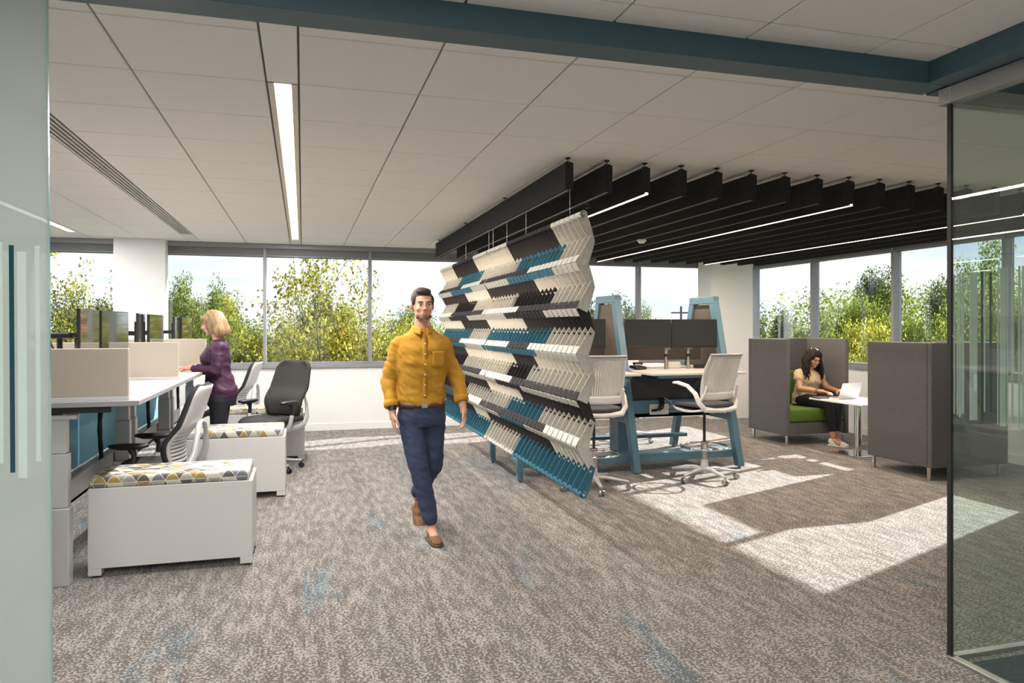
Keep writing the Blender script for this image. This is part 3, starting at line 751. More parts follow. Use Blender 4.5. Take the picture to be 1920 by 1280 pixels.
def task_chair(label, loc, rz, seat=.46):
    t = thing('task_chair', label, 'office chair', loc, rz, 'black and silver task chairs')
    base5(t, .31, M_silver, .16, 0, M_blk)
    MB().cyl((0, 0, .15), (0, 0, seat-.07), .024).build('gas_lift', M_blk, t)
    def sf(u, v):
        x = (u-.5)*.50*(1-.10*abs(2*v-1)**3); y = -.23+.49*v
        z = seat-.01*(1-(2*u-1)**2)-.035*max(0, (v-.78)/.22)**2+.018*abs(2*u-1)**3
        return (x, y, z)
    MB().sheet(lambda u, v: (sf(u, v)[0], sf(u, v)[1], sf(u, v)[2]), 12, 12, .055).build('seat', M_blkfab, t)
    MB().box(-.15, .15, -.20, .14, seat-.085, seat-.035, .02).box(-.22, .22, -.02, .05, seat-.075, seat-.045, .01).build('seat_mechanism', M_silver, t)
    # back cushion: width profile and forward-curving spine
    def spine(v):   # v 0 bottom 1 top -> y, z
        z = seat+.03+.60*v
        y = -.235-.05*math.sin(PI*min(1, v*1.5)*.5)-.14*max(0, v-.3)/.7 + .045*math.sin(PI*min(1, v/.5)) - .0
        return y, z
    def wid(v): return .248*(1-.14*max(0, v-.55)/.45)*(1-.22*(1-min(1, v/.35))**2)*math.sqrt(max(.12, 1-max(0, (v-.86)/.14)**2*.55))
    def bf(off, sc=1.):
        def f(u, v):
            y, z = spine(v); x = (2*u-1)*wid(v)*sc
            return (x, y+off+.055*(2*u-1)**2-.0, z)
        return f
    MB().sheet(bf(.0), 12, 16, .034).build('backrest', M_blkfab, t)
    # pale shell behind, solid above and slatted below
    sh = MB().sheet(lambda u, v: bf(-.028, .97)(u, .40+.59*v), 12, 12, .008)
    for i in range(8):
        v0 = .03+i*.047
        sh.sheet(lambda u, v: bf(-.028, .95)(u, v0+.036*v), 10, 1, .008)
    for u0 in (0, .93): sh.sheet(lambda u, v: bf(-.026, .97)(u0+.07*u, .42*v), 1, 8, .012)
    sh.build('back_shell', M_silver, t)
    # outer arms that rise from the seat frame behind the shell
    fr = MB()
    for s in (-1, 1):
        fr.tube([(s*.235, .06, seat-.075), (s*.245, -.10, seat-.07), (s*.225, -.24, seat-.05), (s*.20, -.325, seat+.02), (s*.165, -.365, seat+.13), (s*.13, -.375, seat+.25), (s*.08, -.375, seat+.33), (0, -.37, seat+.35)],
                [.026, .030, .036, .036, .026, .022, .020, .018], 8, flat=(.55, 1))
    fr.build('back_frame', M_silver, t)
    MB().box(-.10, .10, -.47, -.445, seat+.02, seat+.14, .01).build('tension_cover', M_tblue, t) if False else None
    for s in (-1, 1):
        a = MB().tube([(s*.24, .05, seat-.07), (s*.275, .05, seat-.02), (s*.282, .03, seat+.07)], [.026, .026, .024], 8, flat=(1, .9)).build('arm_bracket', M_silver, t)
        MB().tube([(s*.282, .03, seat+.04), (s*.282, .02, seat+.14), (s*.275, .04, seat+.185)], [.019, .019, .030], 8).build('arm_post', M_blk, a)
        MB().loft([(s*.27, .06, seat+.180, .025, .08), (s*.27, .06, seat+.198, .047, .135), (s*.27, .06, seat+.214, .048, .14), (s*.27, .06, seat+.222, .034, .12)], 18, pw=2.8).build('arm_pad', M_blk, a)
    return t
task_chair('task chair with black arms at the nearest desk, seen from its side', (-1.12, 6.10, 0), PI/2-.12)
task_chair('black-backed task chair facing the camera by the middle bench', (-.31, 8.19, 0), PI*.79, .53)
task_chair('task chair furthest back, partly hidden behind the blonde woman', (-.93, 9.72, 0), PI/2-.15, .47)

# ================================================================ BLUE BENCH TABLE (right)
T_ = thing('high_bench_table', 'blue-framed double-sided standing bench table with grey privacy screens', 'table', (3.36, 7.66, 0))
def L3(x, y): return (x-3.36, y-7.66)
TZ = 1.06
for (x0, x1) in ((2.06, 3.285), (3.405, 4.50)):
    for (a, b) in ((6.68, 7.60), (7.72, 8.62)):
        u0, v0 = L3(x0, a); u1, v1 = L3(x1, b)
        top = MB().box(u0, u1, v0, v1, TZ-.026, TZ, .004).build('tabletop', M_deskw, T_)
        e0 = v0+.03 if a < 7 else v1-.07
        MB().box(u0+.09, u1-.09, e0, e0+.04, TZ-.055, TZ-.026, .002).build('underside_rail', M_tblue, top)
def aframe(x, full=True):
    u = x-3.36; hw = .036
    fr = MB()
    def legpoly(s):
        # leg as slanted box from foot to top
        y0, y1 = s*.735, s*.21
        pts = []
        for (z, yy) in ((0.02, y0), (1.86, y1)):
            d = .045 if z < 1 else .052
            pts += [(u-hw, yy-d, z), (u+hw, yy-d, z), (u+hw, yy+d, z), (u-hw, yy+d, z)]
        m = MB().add(pts, [(0, 3, 2, 1), (4, 5, 6, 7), (0, 1, 5, 4), (1, 2, 6, 5), (2, 3, 7, 6), (3, 0, 4, 7)])
        m.cyl((u, y0, 0), (u, y0, .022), .016)
        return m
    for s in (-1, 1): legpoly(s).build('frame_leg', M_tblue, T_)
    MB().box(u-hw-.003, u+hw+.003, -.268, .268, 1.80, 1.885, .008).build('frame_cap', M_tblue, T_)
    MB().box(u-.03, u+.03, -.60, .60, .50, .57, .004).build('frame_crosspiece', M_tblue, T_)
    # end infill panel
    pts = []
    for (z, yy) in ((TZ+.01, .40), (1.79, .22)):
        pts += [(u-.010, -yy, z), (u+.010, -yy, z), (u+.010, yy, z), (u-.010, yy, z)]
    MB().add(pts, [(0, 3, 2, 1), (4, 5, 6, 7), (0, 1, 5, 4), (1, 2, 6, 5), (2, 3, 7, 6), (3, 0, 4, 7)]).build('end_infill', M_taupe, T_)
    pts = []
    for (z, yy) in ((.62, .52), (TZ-.06, .42)):
        pts += [(u-.010, -yy, z), (u+.010, -yy, z), (u+.010, yy, z), (u-.010, yy, z)]
    MB().add(pts, [(0, 3, 2, 1), (4, 5, 6, 7), (0, 1, 5, 4), (1, 2, 6, 5), (2, 3, 7, 6), (3, 0, 4, 7)]).build('end_infill', M_char, T_)
aframe(3.345); aframe(4.575)
# low end frame seen under the felt screen
for (yy) in (6.86, 7.92):
    MB().box(2.055-3.36-.03, 2.055-3.36+.03, yy-7.66-.03, yy-7.66+.03, .03, 1.0, .004).cyl((2.055-3.36, yy-7.66, 0), (2.055-3.36, yy-7.66, .03), .014).build('frame_leg', M_tblue, T_)
MB().box(2.03-3.36, 2.08-3.36, 6.86-7.66, 7.92-7.66, .40, .45, .004).build('frame_crosspiece', M_tblue, T_)
MB().box(.06, .22, -.12, .12, .012, .56, .004).build('power_column', M_tblue, T_)
MB().box(-1.28, 1.19, -.17, .17, .51, .555, .004).box(-1.28, 1.19, -.17, -.145, .51, .70, .003).box(-1.28, 1.19, .145, .17, .51, .70, .003).build('cable_trough', M_tblue, T_)
MB().box(-1.28, 1.24, -.62, -.40, .155, .185, .004).box(-1.28, 1.24, -.62, -.60, .10, .155, .002).build('footrest', M_tblue, T_)
MB().box(-1.28, 1.24, .42, .52, .175, .215, .004).build('footrest', M_tblue, T_)
for (a, b) in ((2.08, 3.30), (3.39, 4.53)):
    MB().box(a-3.36, b-3.36, -.02, .02, TZ+.09, 1.56, .006).build('privacy_screen', M_taupe, T_)
    MB().box(a-3.36, b-3.36, -.022, .022, 1.555, 1.58, .005).build('screen_cap', M_char, T_)
    MB().box(a-3.36, b-3.36, -.12, -.10, .70, TZ-.03, .004).build('modesty_screen', M_char, T_)
MB().box(.30, .62, -.20, -.19, .575, .635, .0).build('outlet_plate', M_wplas, T_) if False else None
pl = MB().box(.42, .66, -.178, -.170, .535, .655, .003).build('outlet_plate', M_wplas, T_)
MB().box(.44, .51, -.19, -.178, .57, .60, .003).build('plug', M_blk, pl)
cb = MB()
for i in range(5):
    o_ = .012*i
    cb.tube([(.60-o_*1.3, -.15, .72), (.59-o_, -.20, .67), (.57-o_*1.5, -.215, .61-o_*.3), (.53-o_, -.21, .585), (.49, -.19, .585)], .006, 6)
cb.build('power_cable', M_blk, T_)
MB().tube([(.62, -.15, .72), (.68, -.20, .68), (.69, -.205, .64), (.62, -.20, .60), (.52, -.19, .585)], .004, 6).build('power_cable', M_wplas, T_)
MB().loft([(.38, -.62, TZ-.085, .14, .05), (.38, -.62, TZ-.06, .20, .08), (.38, -.62, TZ-.03, .21, .085)], 20, pw=3).build('pencil_tray', M_blk, T_)

def armR(post):
    def f(t):
        MB().box(-.05, .05, .04, .055, -.05, .05, .003).cyl((0, .055, 0), (0, .10, 0), .018).build('mount', M_blk, t)
    return f
for (xc, rr, l) in ((2.88, 0, 'large dark monitor left of the first blue frame leg'), (3.67, .02, 'large dark monitor between the two blue frames, left one'), (4.245, -.02, 'large dark monitor at the right end of the blue bench table')):
    monitor(l, (xc, 7.30, 1.46), rr, .565, .315, 'dark monitors on the blue bench table', arm=armR(0))
for (xc, l) in ((3.92, 'grey clamp-on monitor post, left one on the blue bench table'), (4.20, 'grey clamp-on monitor post, right one on the blue bench table')):
    t = thing('monitor_arm', l, 'monitor arm', (xc, 7.36, TZ), 0, 'grey monitor posts on the blue bench table')
    MB().cyl((0, 0, 0), (0, 0, .10), .021, n=16).cyl((0, 0, .10), (0, 0, .17), .014, n=16).cyl((0, 0, .17), (0, 0, .22), .022, n=16).build('post', M_alu, t)
    MB().cyl((0, 0, .14), (0, 0, .17), .022, n=16).build('collar', M_blk, t)
    MB().box(-.012, .05, -.015, .015, .215, .245, .006).box(-.02, .02, .0, .05, .22, .40, .006).build('arm', M_alu, t)
t = thing('notice_card', 'small pale printed cards standing behind the monitor posts', 'card', (4.07, 7.45, TZ))
MB().box(-.075, .075, -.012, .012, 0, .075, .006).build('folded_card', M_wplas, t)
t = thing('desk_phone', 'black desk phone and coiled cord on the blue bench table', 'phone', (3.56, 7.33, TZ+.011), .3)
MB().box(-.08, .08, -.06, .06, 0, .03, .01, M=Matrix.Rotation(.15, 4, 'X')).build('phone_body', M_blk, t)
MB().tube([(-.06, 0, .055), (-.05, 0, .06), (.05, 0, .06), (.06, 0, .055)], [.018, .013, .013, .018], 8).build('handset', M_blk, t)
MB().tube([(.07+.008*math.cos(i*1.2)+.002*i, .01+.001*i, .012+.008*math.sin(i*1.2)) for i in range(44)], .003, 5).build('coiled_cord', M_blk, t)
tag(MB().box(-.06, .06, -.03, .03, 0, .045, .012).build('card_holder', M_blk), 'black pen holder tray at right of the monitor posts', 'holder').location = (4.36, 7.40, TZ)

# ================================================================ DRAFTING STOOLS (face local +Y)
def stool(label, loc, rz):
    t = thing('drafting_stool', label, 'office stool', loc, rz, 'white drafting stools')
    seat = .76
    base5(t, .33, M_silver, .20, 0, M_alu, start=-PI/2-.12)
    MB().cyl((0, 0, .18), (0, 0, .36), .030, .026, 16).build('gas_lift_sleeve', M_alu, t)
    MB().cyl((0, 0, .36), (0, 0, seat-.07), .014, n=12).build('gas_lift', M_blk, t)
    rg = MB(); R_ = .235
    rg.tube([(R_*math.cos(2*PI*i/40), R_*math.sin(2*PI*i/40), .33) for i in range(40)], .011, 8, closed=True)
    for k in range(3):
        a = 2*PI*k/3+.5; rg.cyl((0, 0, .33), (R_*math.cos(a), R_*math.sin(a), .33), .007)
    rg.cyl((0, 0, .29), (0, 0, .38), .036, n=16); rg.build('foot_ring', M_chrome, t)
    def sf(u, v):
        return ((u-.5)*.46*(1-.12*abs(2*v-1)**3), -.20+.43*v, seat-.008*(1-(2*u-1)**2)-.04*max(0, (v-.75)/.25)**2)
    MB().sheet(sf, 12, 10, .035).build('seat_cushion', M_seatg, t)
    MB().sheet(lambda u, v: (sf(u, v)[0]*1.04, sf(u, v)[1], seat-.035-.03*(1-(2*v-1)**2)), 10, 8, .02).build('seat_pan', M_wplas, t)
    # shell back: frame + vertical slats
    Z0, Z1 = seat+.035, seat+.50
    def bk(u, v):
        z = Z0+(Z1-Z0)*v; ww = .205+.02*math.sin(PI*v)
        x = (2*u-1)*ww
        y = -.225-.13*v**1.3+.055*(2*u-1)**2+.02*math.sin(PI*v)
        return (x, y, z)
    sh = MB()
    sh.sheet(lambda u, v: bk(u, .05+.16*v), 14, 3, .014).sheet(lambda u, v: bk(u, .94+.05*v), 14, 1, .016)
    for u0 in (0, .93): sh.sheet(lambda u, v: bk(u0+.07*u, .1+.86*v), 2, 12, .014)
    sh.build('back_rim', M_wplas, t)
    sl = MB()
    for i in range(17):
        u0 = .075+i*.0505
        lo = .14+.10*(abs(i-8)/8)**2
        sl.sheet(lambda u, v: bk(u0+.039*u, lo+(.955-lo)*v), 1, 10, .010)
    tag(sl.build('back_slats', M_wplas, t), kind='stuff')
    fr = MB()
    for s in (-1, 1):
        # arm loop: from seat side up and forward
        fr.tube([(s*.09, -.235, seat-.045), (s*.20, -.22, seat-.03), (s*.245, -.19, seat+.03), (s*.25, -.14, seat+.12), (s*.258, -.04, seat+.19), (s*.262, .10, seat+.215), (s*.255, .17, seat+.21)],
                [.022, .026, .024, .022, .020, .020, .014], 8, flat=(.8, 1.1))
        fr.tube([(s*.235, -.17, seat+.03), (s*.205, -.225, seat+.12), (s*.200, -.25, seat+.2)], [.018, .016, .012], 8)
    fr.tube([(-.20, -.225, seat-.035), (0, -.245, seat-.05), (.20, -.225, seat-.035)], .024, 8, flat=(1, .8))
    fr.build('arm_frame', M_wplas, t)
    MB().tube([bk(i/14, 1.0) for i in range(15)], .014, 8).build('top_rail', M_edge, t)
    return t
stool('white drafting stool with slatted back at right, fully in view before the blue table', (3.89, 6.50, 0), .22)
stool('white drafting stool partly hidden behind the near end of the felt screen', (2.66, 6.42, 0), -.06)
stool('white drafting stool on the far side of the blue table, only its base visible', (4.25, 8.98, 0), PI)

# ================================================================ LOUNGE BOOTHS
def booth(label, x0, x1, yb, yo):
    """high-backed lounge seat; back wall at yb, open at yo"""
    s = 1 if yo > yb else -1
    t = thing('high_back_lounge_seat', label, 'sofa', ((x0+x1)/2, yb, 0), 0 if s > 0 else PI, 'grey high-backed lounge seats')
    w = (x1-x0)/2; dp = abs(yo-yb); th = .055
    MB().box(-w, w, 0, th, .13, 1.375, .010).build('back_panel', M_sofa, t)
    for q in (-1, 1): MB().box(min(q*w, q*(w-th)), max(q*w, q*(w-th)), th+.002, dp, .13, 1.375, .010).build('side_panel', M_sofa, t)
    MB().box(-w+th, w-th, th, dp-.02, .14, .29, .008).build('seat_base', M_sofa, t)
    MB().box(-w+th+.004, w-th-.004, th+.02, dp-.015, .292, .475, .035).build('seat_cushion', M_green, t)
    MB().box(-w+th+.004, w-th-.004, th, th+.13, .476, .93, .04, M=Matrix.Translation((0, 0, 0))).build('back_cushion', M_green, t)
    for q in (-1, 1):
        for yy in (.07, dp-.05):
            MB().cyl((q*(w-.04), yy, .006), (q*(w-.04), yy, .13), .019, n=14).cyl((q*(w-.04), yy, 0), (q*(w-.04), yy, .006), .024, n=14).build('leg', M_chrome, t)
    return t
booth('grey high-backed lounge seat with green cushions where the woman sits', 5.97, 6.93, 8.82, 7.99)
booth('grey high-backed lounge seat with its back to the camera, partly behind the glass', 5.97, 6.95, 5.75, 6.60)
t = thing('lounge_table', 'small white pedestal table with steel column between the lounge seats', 'table', (6.45, 7.28, 0))
MB().box(-.34, .34, -.44, .46, .625, .647, .008).build('tabletop', M_wplas, t)
MB().cyl((0, 0, .012), (0, 0, .625), .042, n=28).build('column', M_chrome, t)
MB().cyl((0, 0, .012), (0, 0, .07), .047, n=28).build('column_collar', M_chrome, t)
MB().box(-.23, .23, -.23, .23, 0, .012, .004).build('base_plate', M_chrome, t)
t = thing('laptop', 'open silver laptop on the small white table', 'laptop', (6.42, 7.42, .648), .10)
MB().box(-.16, .16, 0, .22, 0, .012, .004).build('base', M_silver, t)
MB().box(-.135, .135, .09, .19, .012, .014).build('keyboard', M_blk, t)
MB().box(-.16, .16, -.006, .002, 0, .215, .003, M=Matrix.Rotation(.35, 4, 'X')).build('lid', M_silver, t)
MB().box(-.145, .145, .002, .004, .015, .205, M=Matrix.Rotation(.35, 4, 'X')).build('screen', M_screen, t)
t = tag(MB().tube([(0.05*math.cos(i*.9)*(1-.02*i)+.004*i, .035*math.sin(i*.9), .006+.0015*i) for i in range(22)], .0035, 6).build('charging_cable', M_blk), 'small tangle of black charging cable behind the laptop', 'cable')
t.location = (6.68, 7.22, .648)
t = tag(MB().box(-.11, .11, -.08, .08, 0, .012, .003).build('notebook', M_blk), 'dark slim notebook under the seated woman\'s wrists', 'notebook'); t.location = (6.22, 7.62, .648)

# ================================================================ PEOPLE (face local -Y)
def hand(mb, wrist, d, palm_n, side, curl=.35, L=.185):
    """d finger direction, palm_n palm normal; side=+1 thumb towards cross(d,palm_n)"""
    d = Vector(d).normalized(); n = Vector(palm_n); n = (n-d*n.dot(d)).normalized(); x = d.cross(n)*side
    W_ = Vector(wrist)
    P = lambda a, b, c: W_+d*a+x*b+n*c
    mb.cone(P(-.01, 0, 0), .024, P(.03, 0, 0), .027)
    for b in (-.026, -.009, .009, .026): mb.cone(P(.02, b*.7, 0), .013, P(.088, b, .0), .0115, 8)
    fl = [(.031, .068), (.0115, .080), (-.0085, .074), (-.028, .056)]
    for i, (b, l) in enumerate(fl):
        c1 = curl*(1+.15*i); p0 = P(.085, b, 0)
        v1 = (d*math.cos(c1*.5)+n*math.sin(c1*.5)+x*(b*1.6)); v1.normalize(); p1 = p0+v1*l*.5
        v2 = (d*math.cos(c1*1.3)+n*math.sin(c1*1.3)+x*(b*1.0)); v2.normalize(); p2 = p1+v2*l*.32
        v3 = (d*math.cos(c1*1.9)+n*math.sin(c1*1.9)); p3 = p2+v3*l*.22
        mb.cone(p0, .0098, p1, .0086, 8); mb.cone(p1, .0086, p2, .0078, 8); mb.cone(p2, .0078, p3, .0068, 8)
    t0 = P(.02, .024, .004); v = (d*.72+x*.62+n*.25).normalized(); t1 = t0+v*.042
    v = (d*.9+x*.28+n*.3).normalized(); t2 = t1+v*.030; t3 = t2+(d*.95+n*.25).normalized()*.022
    mb.cone(t0, .0135, t1, .0115, 8); mb.cone(t1, .0115, t2, .0098, 8); mb.cone(t2, .0095, t3, .0080, 8)

class Head:
    def __init__(s, c, yaw=0, pitch=0, roll=0, k=1.0):
        s.M = Matrix.Translation(c) @ Euler((pitch, roll, yaw), 'XYZ').to_matrix().to_4x4() @ Matrix.Scale(k, 4); s.k = k
    def p(s, x, y, z): return s.M @ Vector((x, y, z))
    def body(s, mb, female=False):
        M = s.M; jw = .052 if female else .060
        mb.ell((0, .018, .035), (.076, .094, .088), M=M, n=20)
        mb.ell((0, -.020, -.010), (.066, .072, .082), M=M, n=20)
        mb.ell((0, -.030, -.052), (jw, .058, .052), M=M, n=18)
        mb.ell((0, -.074, -.090), (.024, .018, .018), M=M)
        mb.ell((0, -.070, .034), (.050, .022, .014), M=M)                     # brow
        mb.ell((0, -.085, -.052), (.026, .014, .018), M=M)                    # muzzle
        mb.ell((0, -.092, .012), (.0085, .014, .026), M=M, rot=(-.25, 0, 0)); mb.ell((0, -.108, -.016), (.0125, .014, .011), M=M)  # nose
        for q in (-1, 1):
            mb.ell((q*.010, -.098, -.020), (.008, .009, .007), M=M)
            mb.ell((q*.040, -.066, -.020), (.020, .018, .018), M=M)
            mb.ell((q*.077, .014, -.004), (.010, .020, .031), M=M, rot=(.15, 0, q*.35))
    def features(s, parent, lip=M_lip, brow=M_hairk, closed=False):
        M = s.M
        for q in (-1, 1):
            e_ = MB().ell((q*.031, -.0805, .010), (.0125, .008, .0065 if not closed else .003), M=M, n=12).build('eye', M_eyew, parent)
            MB().ell((q*.031, -.0875, .0095), (.0050, .0025, .0050), M=M, n=10).build('iris', M_iris, e_)
            MB().tube([s.p(q*.044, -.079, .013), s.p(q*.031, -.0895, .0175), s.p(q*.018, -.086, .012)], .0022*s.k, 6).build('eyelid', brow, e_)
            MB().tube([s.p(q*.050, -.078, .030), s.p(q*.034, -.092, .036), s.p(q*.014, -.094, .031)], [.0025*s.k, .0042*s.k, .0030*s.k], 6, flat=(1, 1)).build('eyebrow', brow, parent)
        MB().ell((0, -.098, -.050), (.021, .006, .0040), M=M).ell((0, -.098, -.058), (.017, .006, .0048), M=M).build('lips', lip, parent)

# ---------------- walking man
mx_, my_ = .85, 5.37
man = thing('person', 'person in mustard shirt and navy trousers walking towards the camera', 'person', (mx_, my_, 0), .02)
H = Head((-.0, -.03, 1.685), yaw=.02, pitch=.06, k=1.03)
b = MB(); H.body(b)
b.cone((0, .0, 1.47), .060, (0, -.005, 1.60), .054)
b.loft([(0, 0, .90, .15, .10), (0, 0, 1.0, .15, .095), (0, 0, 1.1, .145, .09), (0, 0, 1.25, .155, .10), (0, 0, 1.38, .14, .08), (0, .01, 1.44, .09, .06), (0, .01, 1.50, .06, .055)])
ARM = {}
for s, sh, el, wr in ((-1, (-.195, .01, 1.405), (-.240, .05, 1.14), (-.225, -.06, .915)), (1, (.195, .01, 1.405), (.262, .0, 1.16), (.290, -.10, .945))):
    b.cone(sh, .034, el, .036); b.cone(el, .042, wr, .028); ARM[s] = (sh, el, wr)
hand(b, (-.223, -.065, .905), (-.0+.08, -.10, -1), (1, 0, 0), 1, .45)
hand(b, (.292, -.105, .935), (.06, -.18, -1), (-1, 0, 0), -1, .45)
# legs: front = his right (local -x), rear = his left
b.cone((-.085, 0, .88), .075, (-.03, -.10, .50), .052); b.cone((-.03, -.10, .50), .052, (.04, -.16, .10), .036)
b.cone((.09, 0, .88), .075, (.085, .00, .50), .052); b.cone((.085, .0, .50), .052, (.03, .36, .19), .036)
b.cone((.04, -.16, .07), .036, (.045, -.28, .035), .030); b.cone((.03, .38, .13), .034, (.03, .30, .05), .03)
remesh('body', b, M_skin1, man, .0065, 3)
H.features(man, brow=M_hairm)
# shirt
c = MB()
c.loft([(0, 0, .955, .170, .122), (0, 0, 1.0, .182, .130), (0, 0, 1.05, .176, .126), (0, -.005, 1.15, .176, .128), (0, -.01, 1.27, .190, .135), (0, -.005, 1.36, .198, .128), (0, .005, 1.42, .190, .112), (0, .012, 1.465, .150, .092), (0, .014, 1.50, .098, .078), (0, .012, 1.535, .068, .066)], 32, pw=2.15)
for s in (-1, 1):
    sh, el, wr = [Vector(q) for q in ARM[s]]
    c.cone(sh+Vector((-s*.03, 0, -.005)), .066, el, .058); c.cone(el, .060, el.lerp(wr, .72), .047)
shirt = remesh('shirt', c, M_must, man, .008, 5, wrinkle=.026)
for s in (-1, 1):
    sh, el, wr = [Vector(q) for q in ARM[s]]; d = (wr-el).normalized(); a_ = el.lerp(wr, .66); b_ = el.lerp(wr, .86)
    MB().tube([a_, a_.lerp(b_, .15), a_.lerp(b_, .5), a_.lerp(b_, .85), b_], [.048, .054, .056, .054, .047], 16).build('rolled_cuff', M_must, shirt)
for s in (-1, 1):
    MB().sheet(lambda u, v: (s*(.070-.052*u+.014*v*(1-u)+.008*v), -.035-.062*u-.018*v+.045*(1-u)**2, 1.545-.022*u-.052*v), 6, 3, .005).build('collar', M_must, shirt)
MB().sheet(lambda u, v: ((u-.5)*.030, -.088-.062*min(1, v/.25)*.7-.012*math.sin(PI*v)+.012*v, 1.485-.49*v), 2, 12, .004).build('button_placket', M_must, shirt)
for i in range(6): MB().ell((0, -.140-.008*math.sin(i)-.004, 1.41-i*.075), (.006, .003, .006)).build('button', M_bevel, shirt)
MB().sheet(lambda u, v: (.055+.095*u, -.139+.020*u, 1.355-.11*v+(-.014*(1-abs(2*u-1)) if v > .9 else 0)), 6, 6, .004).build('chest_pocket', M_must, shirt)
# belt, trousers
belt = MB().loft([(0, 0, .940, .176, .126), (0, 0, .978, .176, .127)], 36, pw=2.3).build('belt', M_brown, man)
MB().box(-.022, .022, -.134, -.124, .942, .976, .003).build('buckle', M_alu, belt)
c = MB()
c.loft([(0, .0, .80, .165, .115), (0, 0, .86, .176, .124), (0, 0, .95, .172, .122)], 32, pw=2.3)
c.cone((-.088, 0, .87), .096, (-.035, -.10, .50), .074); c.cone((-.035, -.10, .50), .074, (.035, -.158, .145), .057)
c.cone((.088, .01, .87), .096, (.088, -.0, .50), .074); c.cone((.088, .0, .50), .072, (.032, .34, .235), .056)
remesh('trousers', c, M_navy, man, .008, 5, wrinkle=.018)
def shoe(parent, p, yaw, pitch, m, sole=M_brown, L=.27, name='shoe'):
    Mx = Matrix.Translation(p) @ Euler((pitch, 0, yaw)).to_matrix().to_4x4()
    u = MB().ell((0, .0, .040), (.040, .075, .042), n=16, M=Mx).ell((0, -.09, .030), (.044, .085, .030), n=16, M=Mx).ell((0, .035, .055), (.037, .045, .045), n=16, M=Mx).ell((0, -.14, .024), (.040, .045, .022), n=16, M=Mx)
    o = remesh(name, u, m, parent, .006, 5)
    def so_(u_, v):
        y = .075-L*v; w_ = .043*(1-.25*abs(2*v-.3)**2 if v < .3 else 1)*math.sqrt(max(.03, 1-((v-.72)/.285)**2)) if v > .72 else .040+.004*math.sin(PI*v)
        return ((2*u_-1)*w_, y, .008)
    MB().sheet(so_, 4, 16, .016, M=Mx).build('sole', sole, o)
    return o
shoe(man, (.042, -.20, 0), .05, .0, M_suede); shoe(man, (.03, .34, .065), 0, .75, M_suede)
# short hair and stubble
c = MB(); c.ell((0, .028, .052), (.079, .096, .084), M=H.M, n=20).ell((0, -.040, .106), (.056, .045, .026), M=H.M, n=16).ell((0, .07, .0), (.066, .052, .062), M=H.M, n=16)
for s in (-1, 1): c.ell((s*.070, -.012, .040), (.012, .034, .036), M=H.M)
remesh('hair', c, M_hairm, man, .007, 3)
bd = remesh('beard', MB().ell((0, -.072, -.083), (.036, .022, .022), M=H.M).ell((0, -.0945, -.041), (.022, .007, .005), M=H.M).ell((.040, -.046, -.070), (.018, .030, .022), M=H.M).ell((-.040, -.046, -.070), (.018, .030, .022), M=H.M), M_stub, man, .006, 3)
wr = Vector(ARM[-1][2]); MB().cyl(wr+Vector((-.001, .004, .045)), wr+Vector((0, -.002, .015)), .031, n=20).build('wristwatch', M_blk, man)

# ---------------- standing woman (profile, facing world -X)
wom = thing('person', 'person with blonde hair, plum top and black trousers standing at the desk', 'person', (-.815, 7.86, 0), -PI/2)
H = Head((0, -.055, 1.565), yaw=.0, pitch=.30, k=.98)
b = MB(); H.body(b, True)
b.cone((0, .01, 1.35), .050, (0, -.025, 1.49), .047)
b.loft([(0, .01, .82, .12, .085), (0, .01, .95, .12, .085), (0, .005, 1.08, .11, .085), (0, -.01, 1.22, .14, .105), (0, 0, 1.32, .15, .09), (0, .01, 1.38, .10, .065), (0, .01, 1.41, .055, .05)])
WA = {-1: ((-.165, .02, 1.325), (-.20, .0, 1.095), (-.125, -.235, 1.125)), 1: ((.165, .02, 1.325), (.20, .0, 1.095), (.14, -.235, 1.125))}
for s in (-1, 1):
    sh, el, wr = WA[s]; b.cone(sh, .036, el, .034); b.cone(el, .038, wr, .025)
hand(b, (-.122, -.245, 1.128), (.12, -1, -.02), (0, 0, -1), 1, .40, ); hand(b, (.137, -.245, 1.128), (-.12, -1, -.02), (0, 0, -1), -1, .40)
for s in (-1, 1):
    b.cone((s*.082, .01, .79), .072, (s*.085, -.01, .47), .055); b.cone((s*.085, -.01, .47), .052, (s*.09, .03, .10), .036); b.cone((s*.09, .02, .06), .034, (s*.09, -.08, .04), .03)
remesh('body', b, M_skin1, wom, .0065, 3); H.features(wom, brow=M_stub)
c = MB()
c.loft([(0, .035, .83, .172, .150), (0, .035, .90, .176, .152), (0, .02, .98, .160, .138), (0, .0, 1.08, .142, .122), (0, -.022, 1.18, .152, .140), (0, -.025, 1.24, .160, .146), (0, -.004, 1.32, .158, .115), (0, .012, 1.375, .115, .080), (0, .012, 1.405, .068, .062)], 32, pw=2.15)
for s in (-1, 1):
    c.ell((s*.065, -.105, 1.205), (.066, .06, .062))
    sh, el, wr = [Vector(q) for q in WA[s]]; c.cone(sh+Vector((-s*.015, 0, 0)), .066, el, .054); c.cone(el, .054, el.lerp(wr, .88), .036)
remesh('long_sleeve_top', c, M_purp, wom, .008, 5, wrinkle=.022)
c = MB(); c.loft([(0, .03, .74, .155, .130), (0, .035, .82, .168, .145), (0, .03, .92, .160, .135)], 32, pw=2.2)
for s in (-1, 1): c.cone((s*.084, .02, .80), .098, (s*.086, .0, .47), .068); c.cone((s*.086, .0, .47), .066, (s*.09, .03, .10), .048)
remesh('trousers', c, M_blktr, wom, .008, 5)
for s in (-1, 1): shoe(wom, (s*.09, .0, 0), 0, 0, M_blk, M_blk, .25)
hair = MB()
hair.ell((0, .030, .050), (.088, .100, .086), M=H.M, n=22)
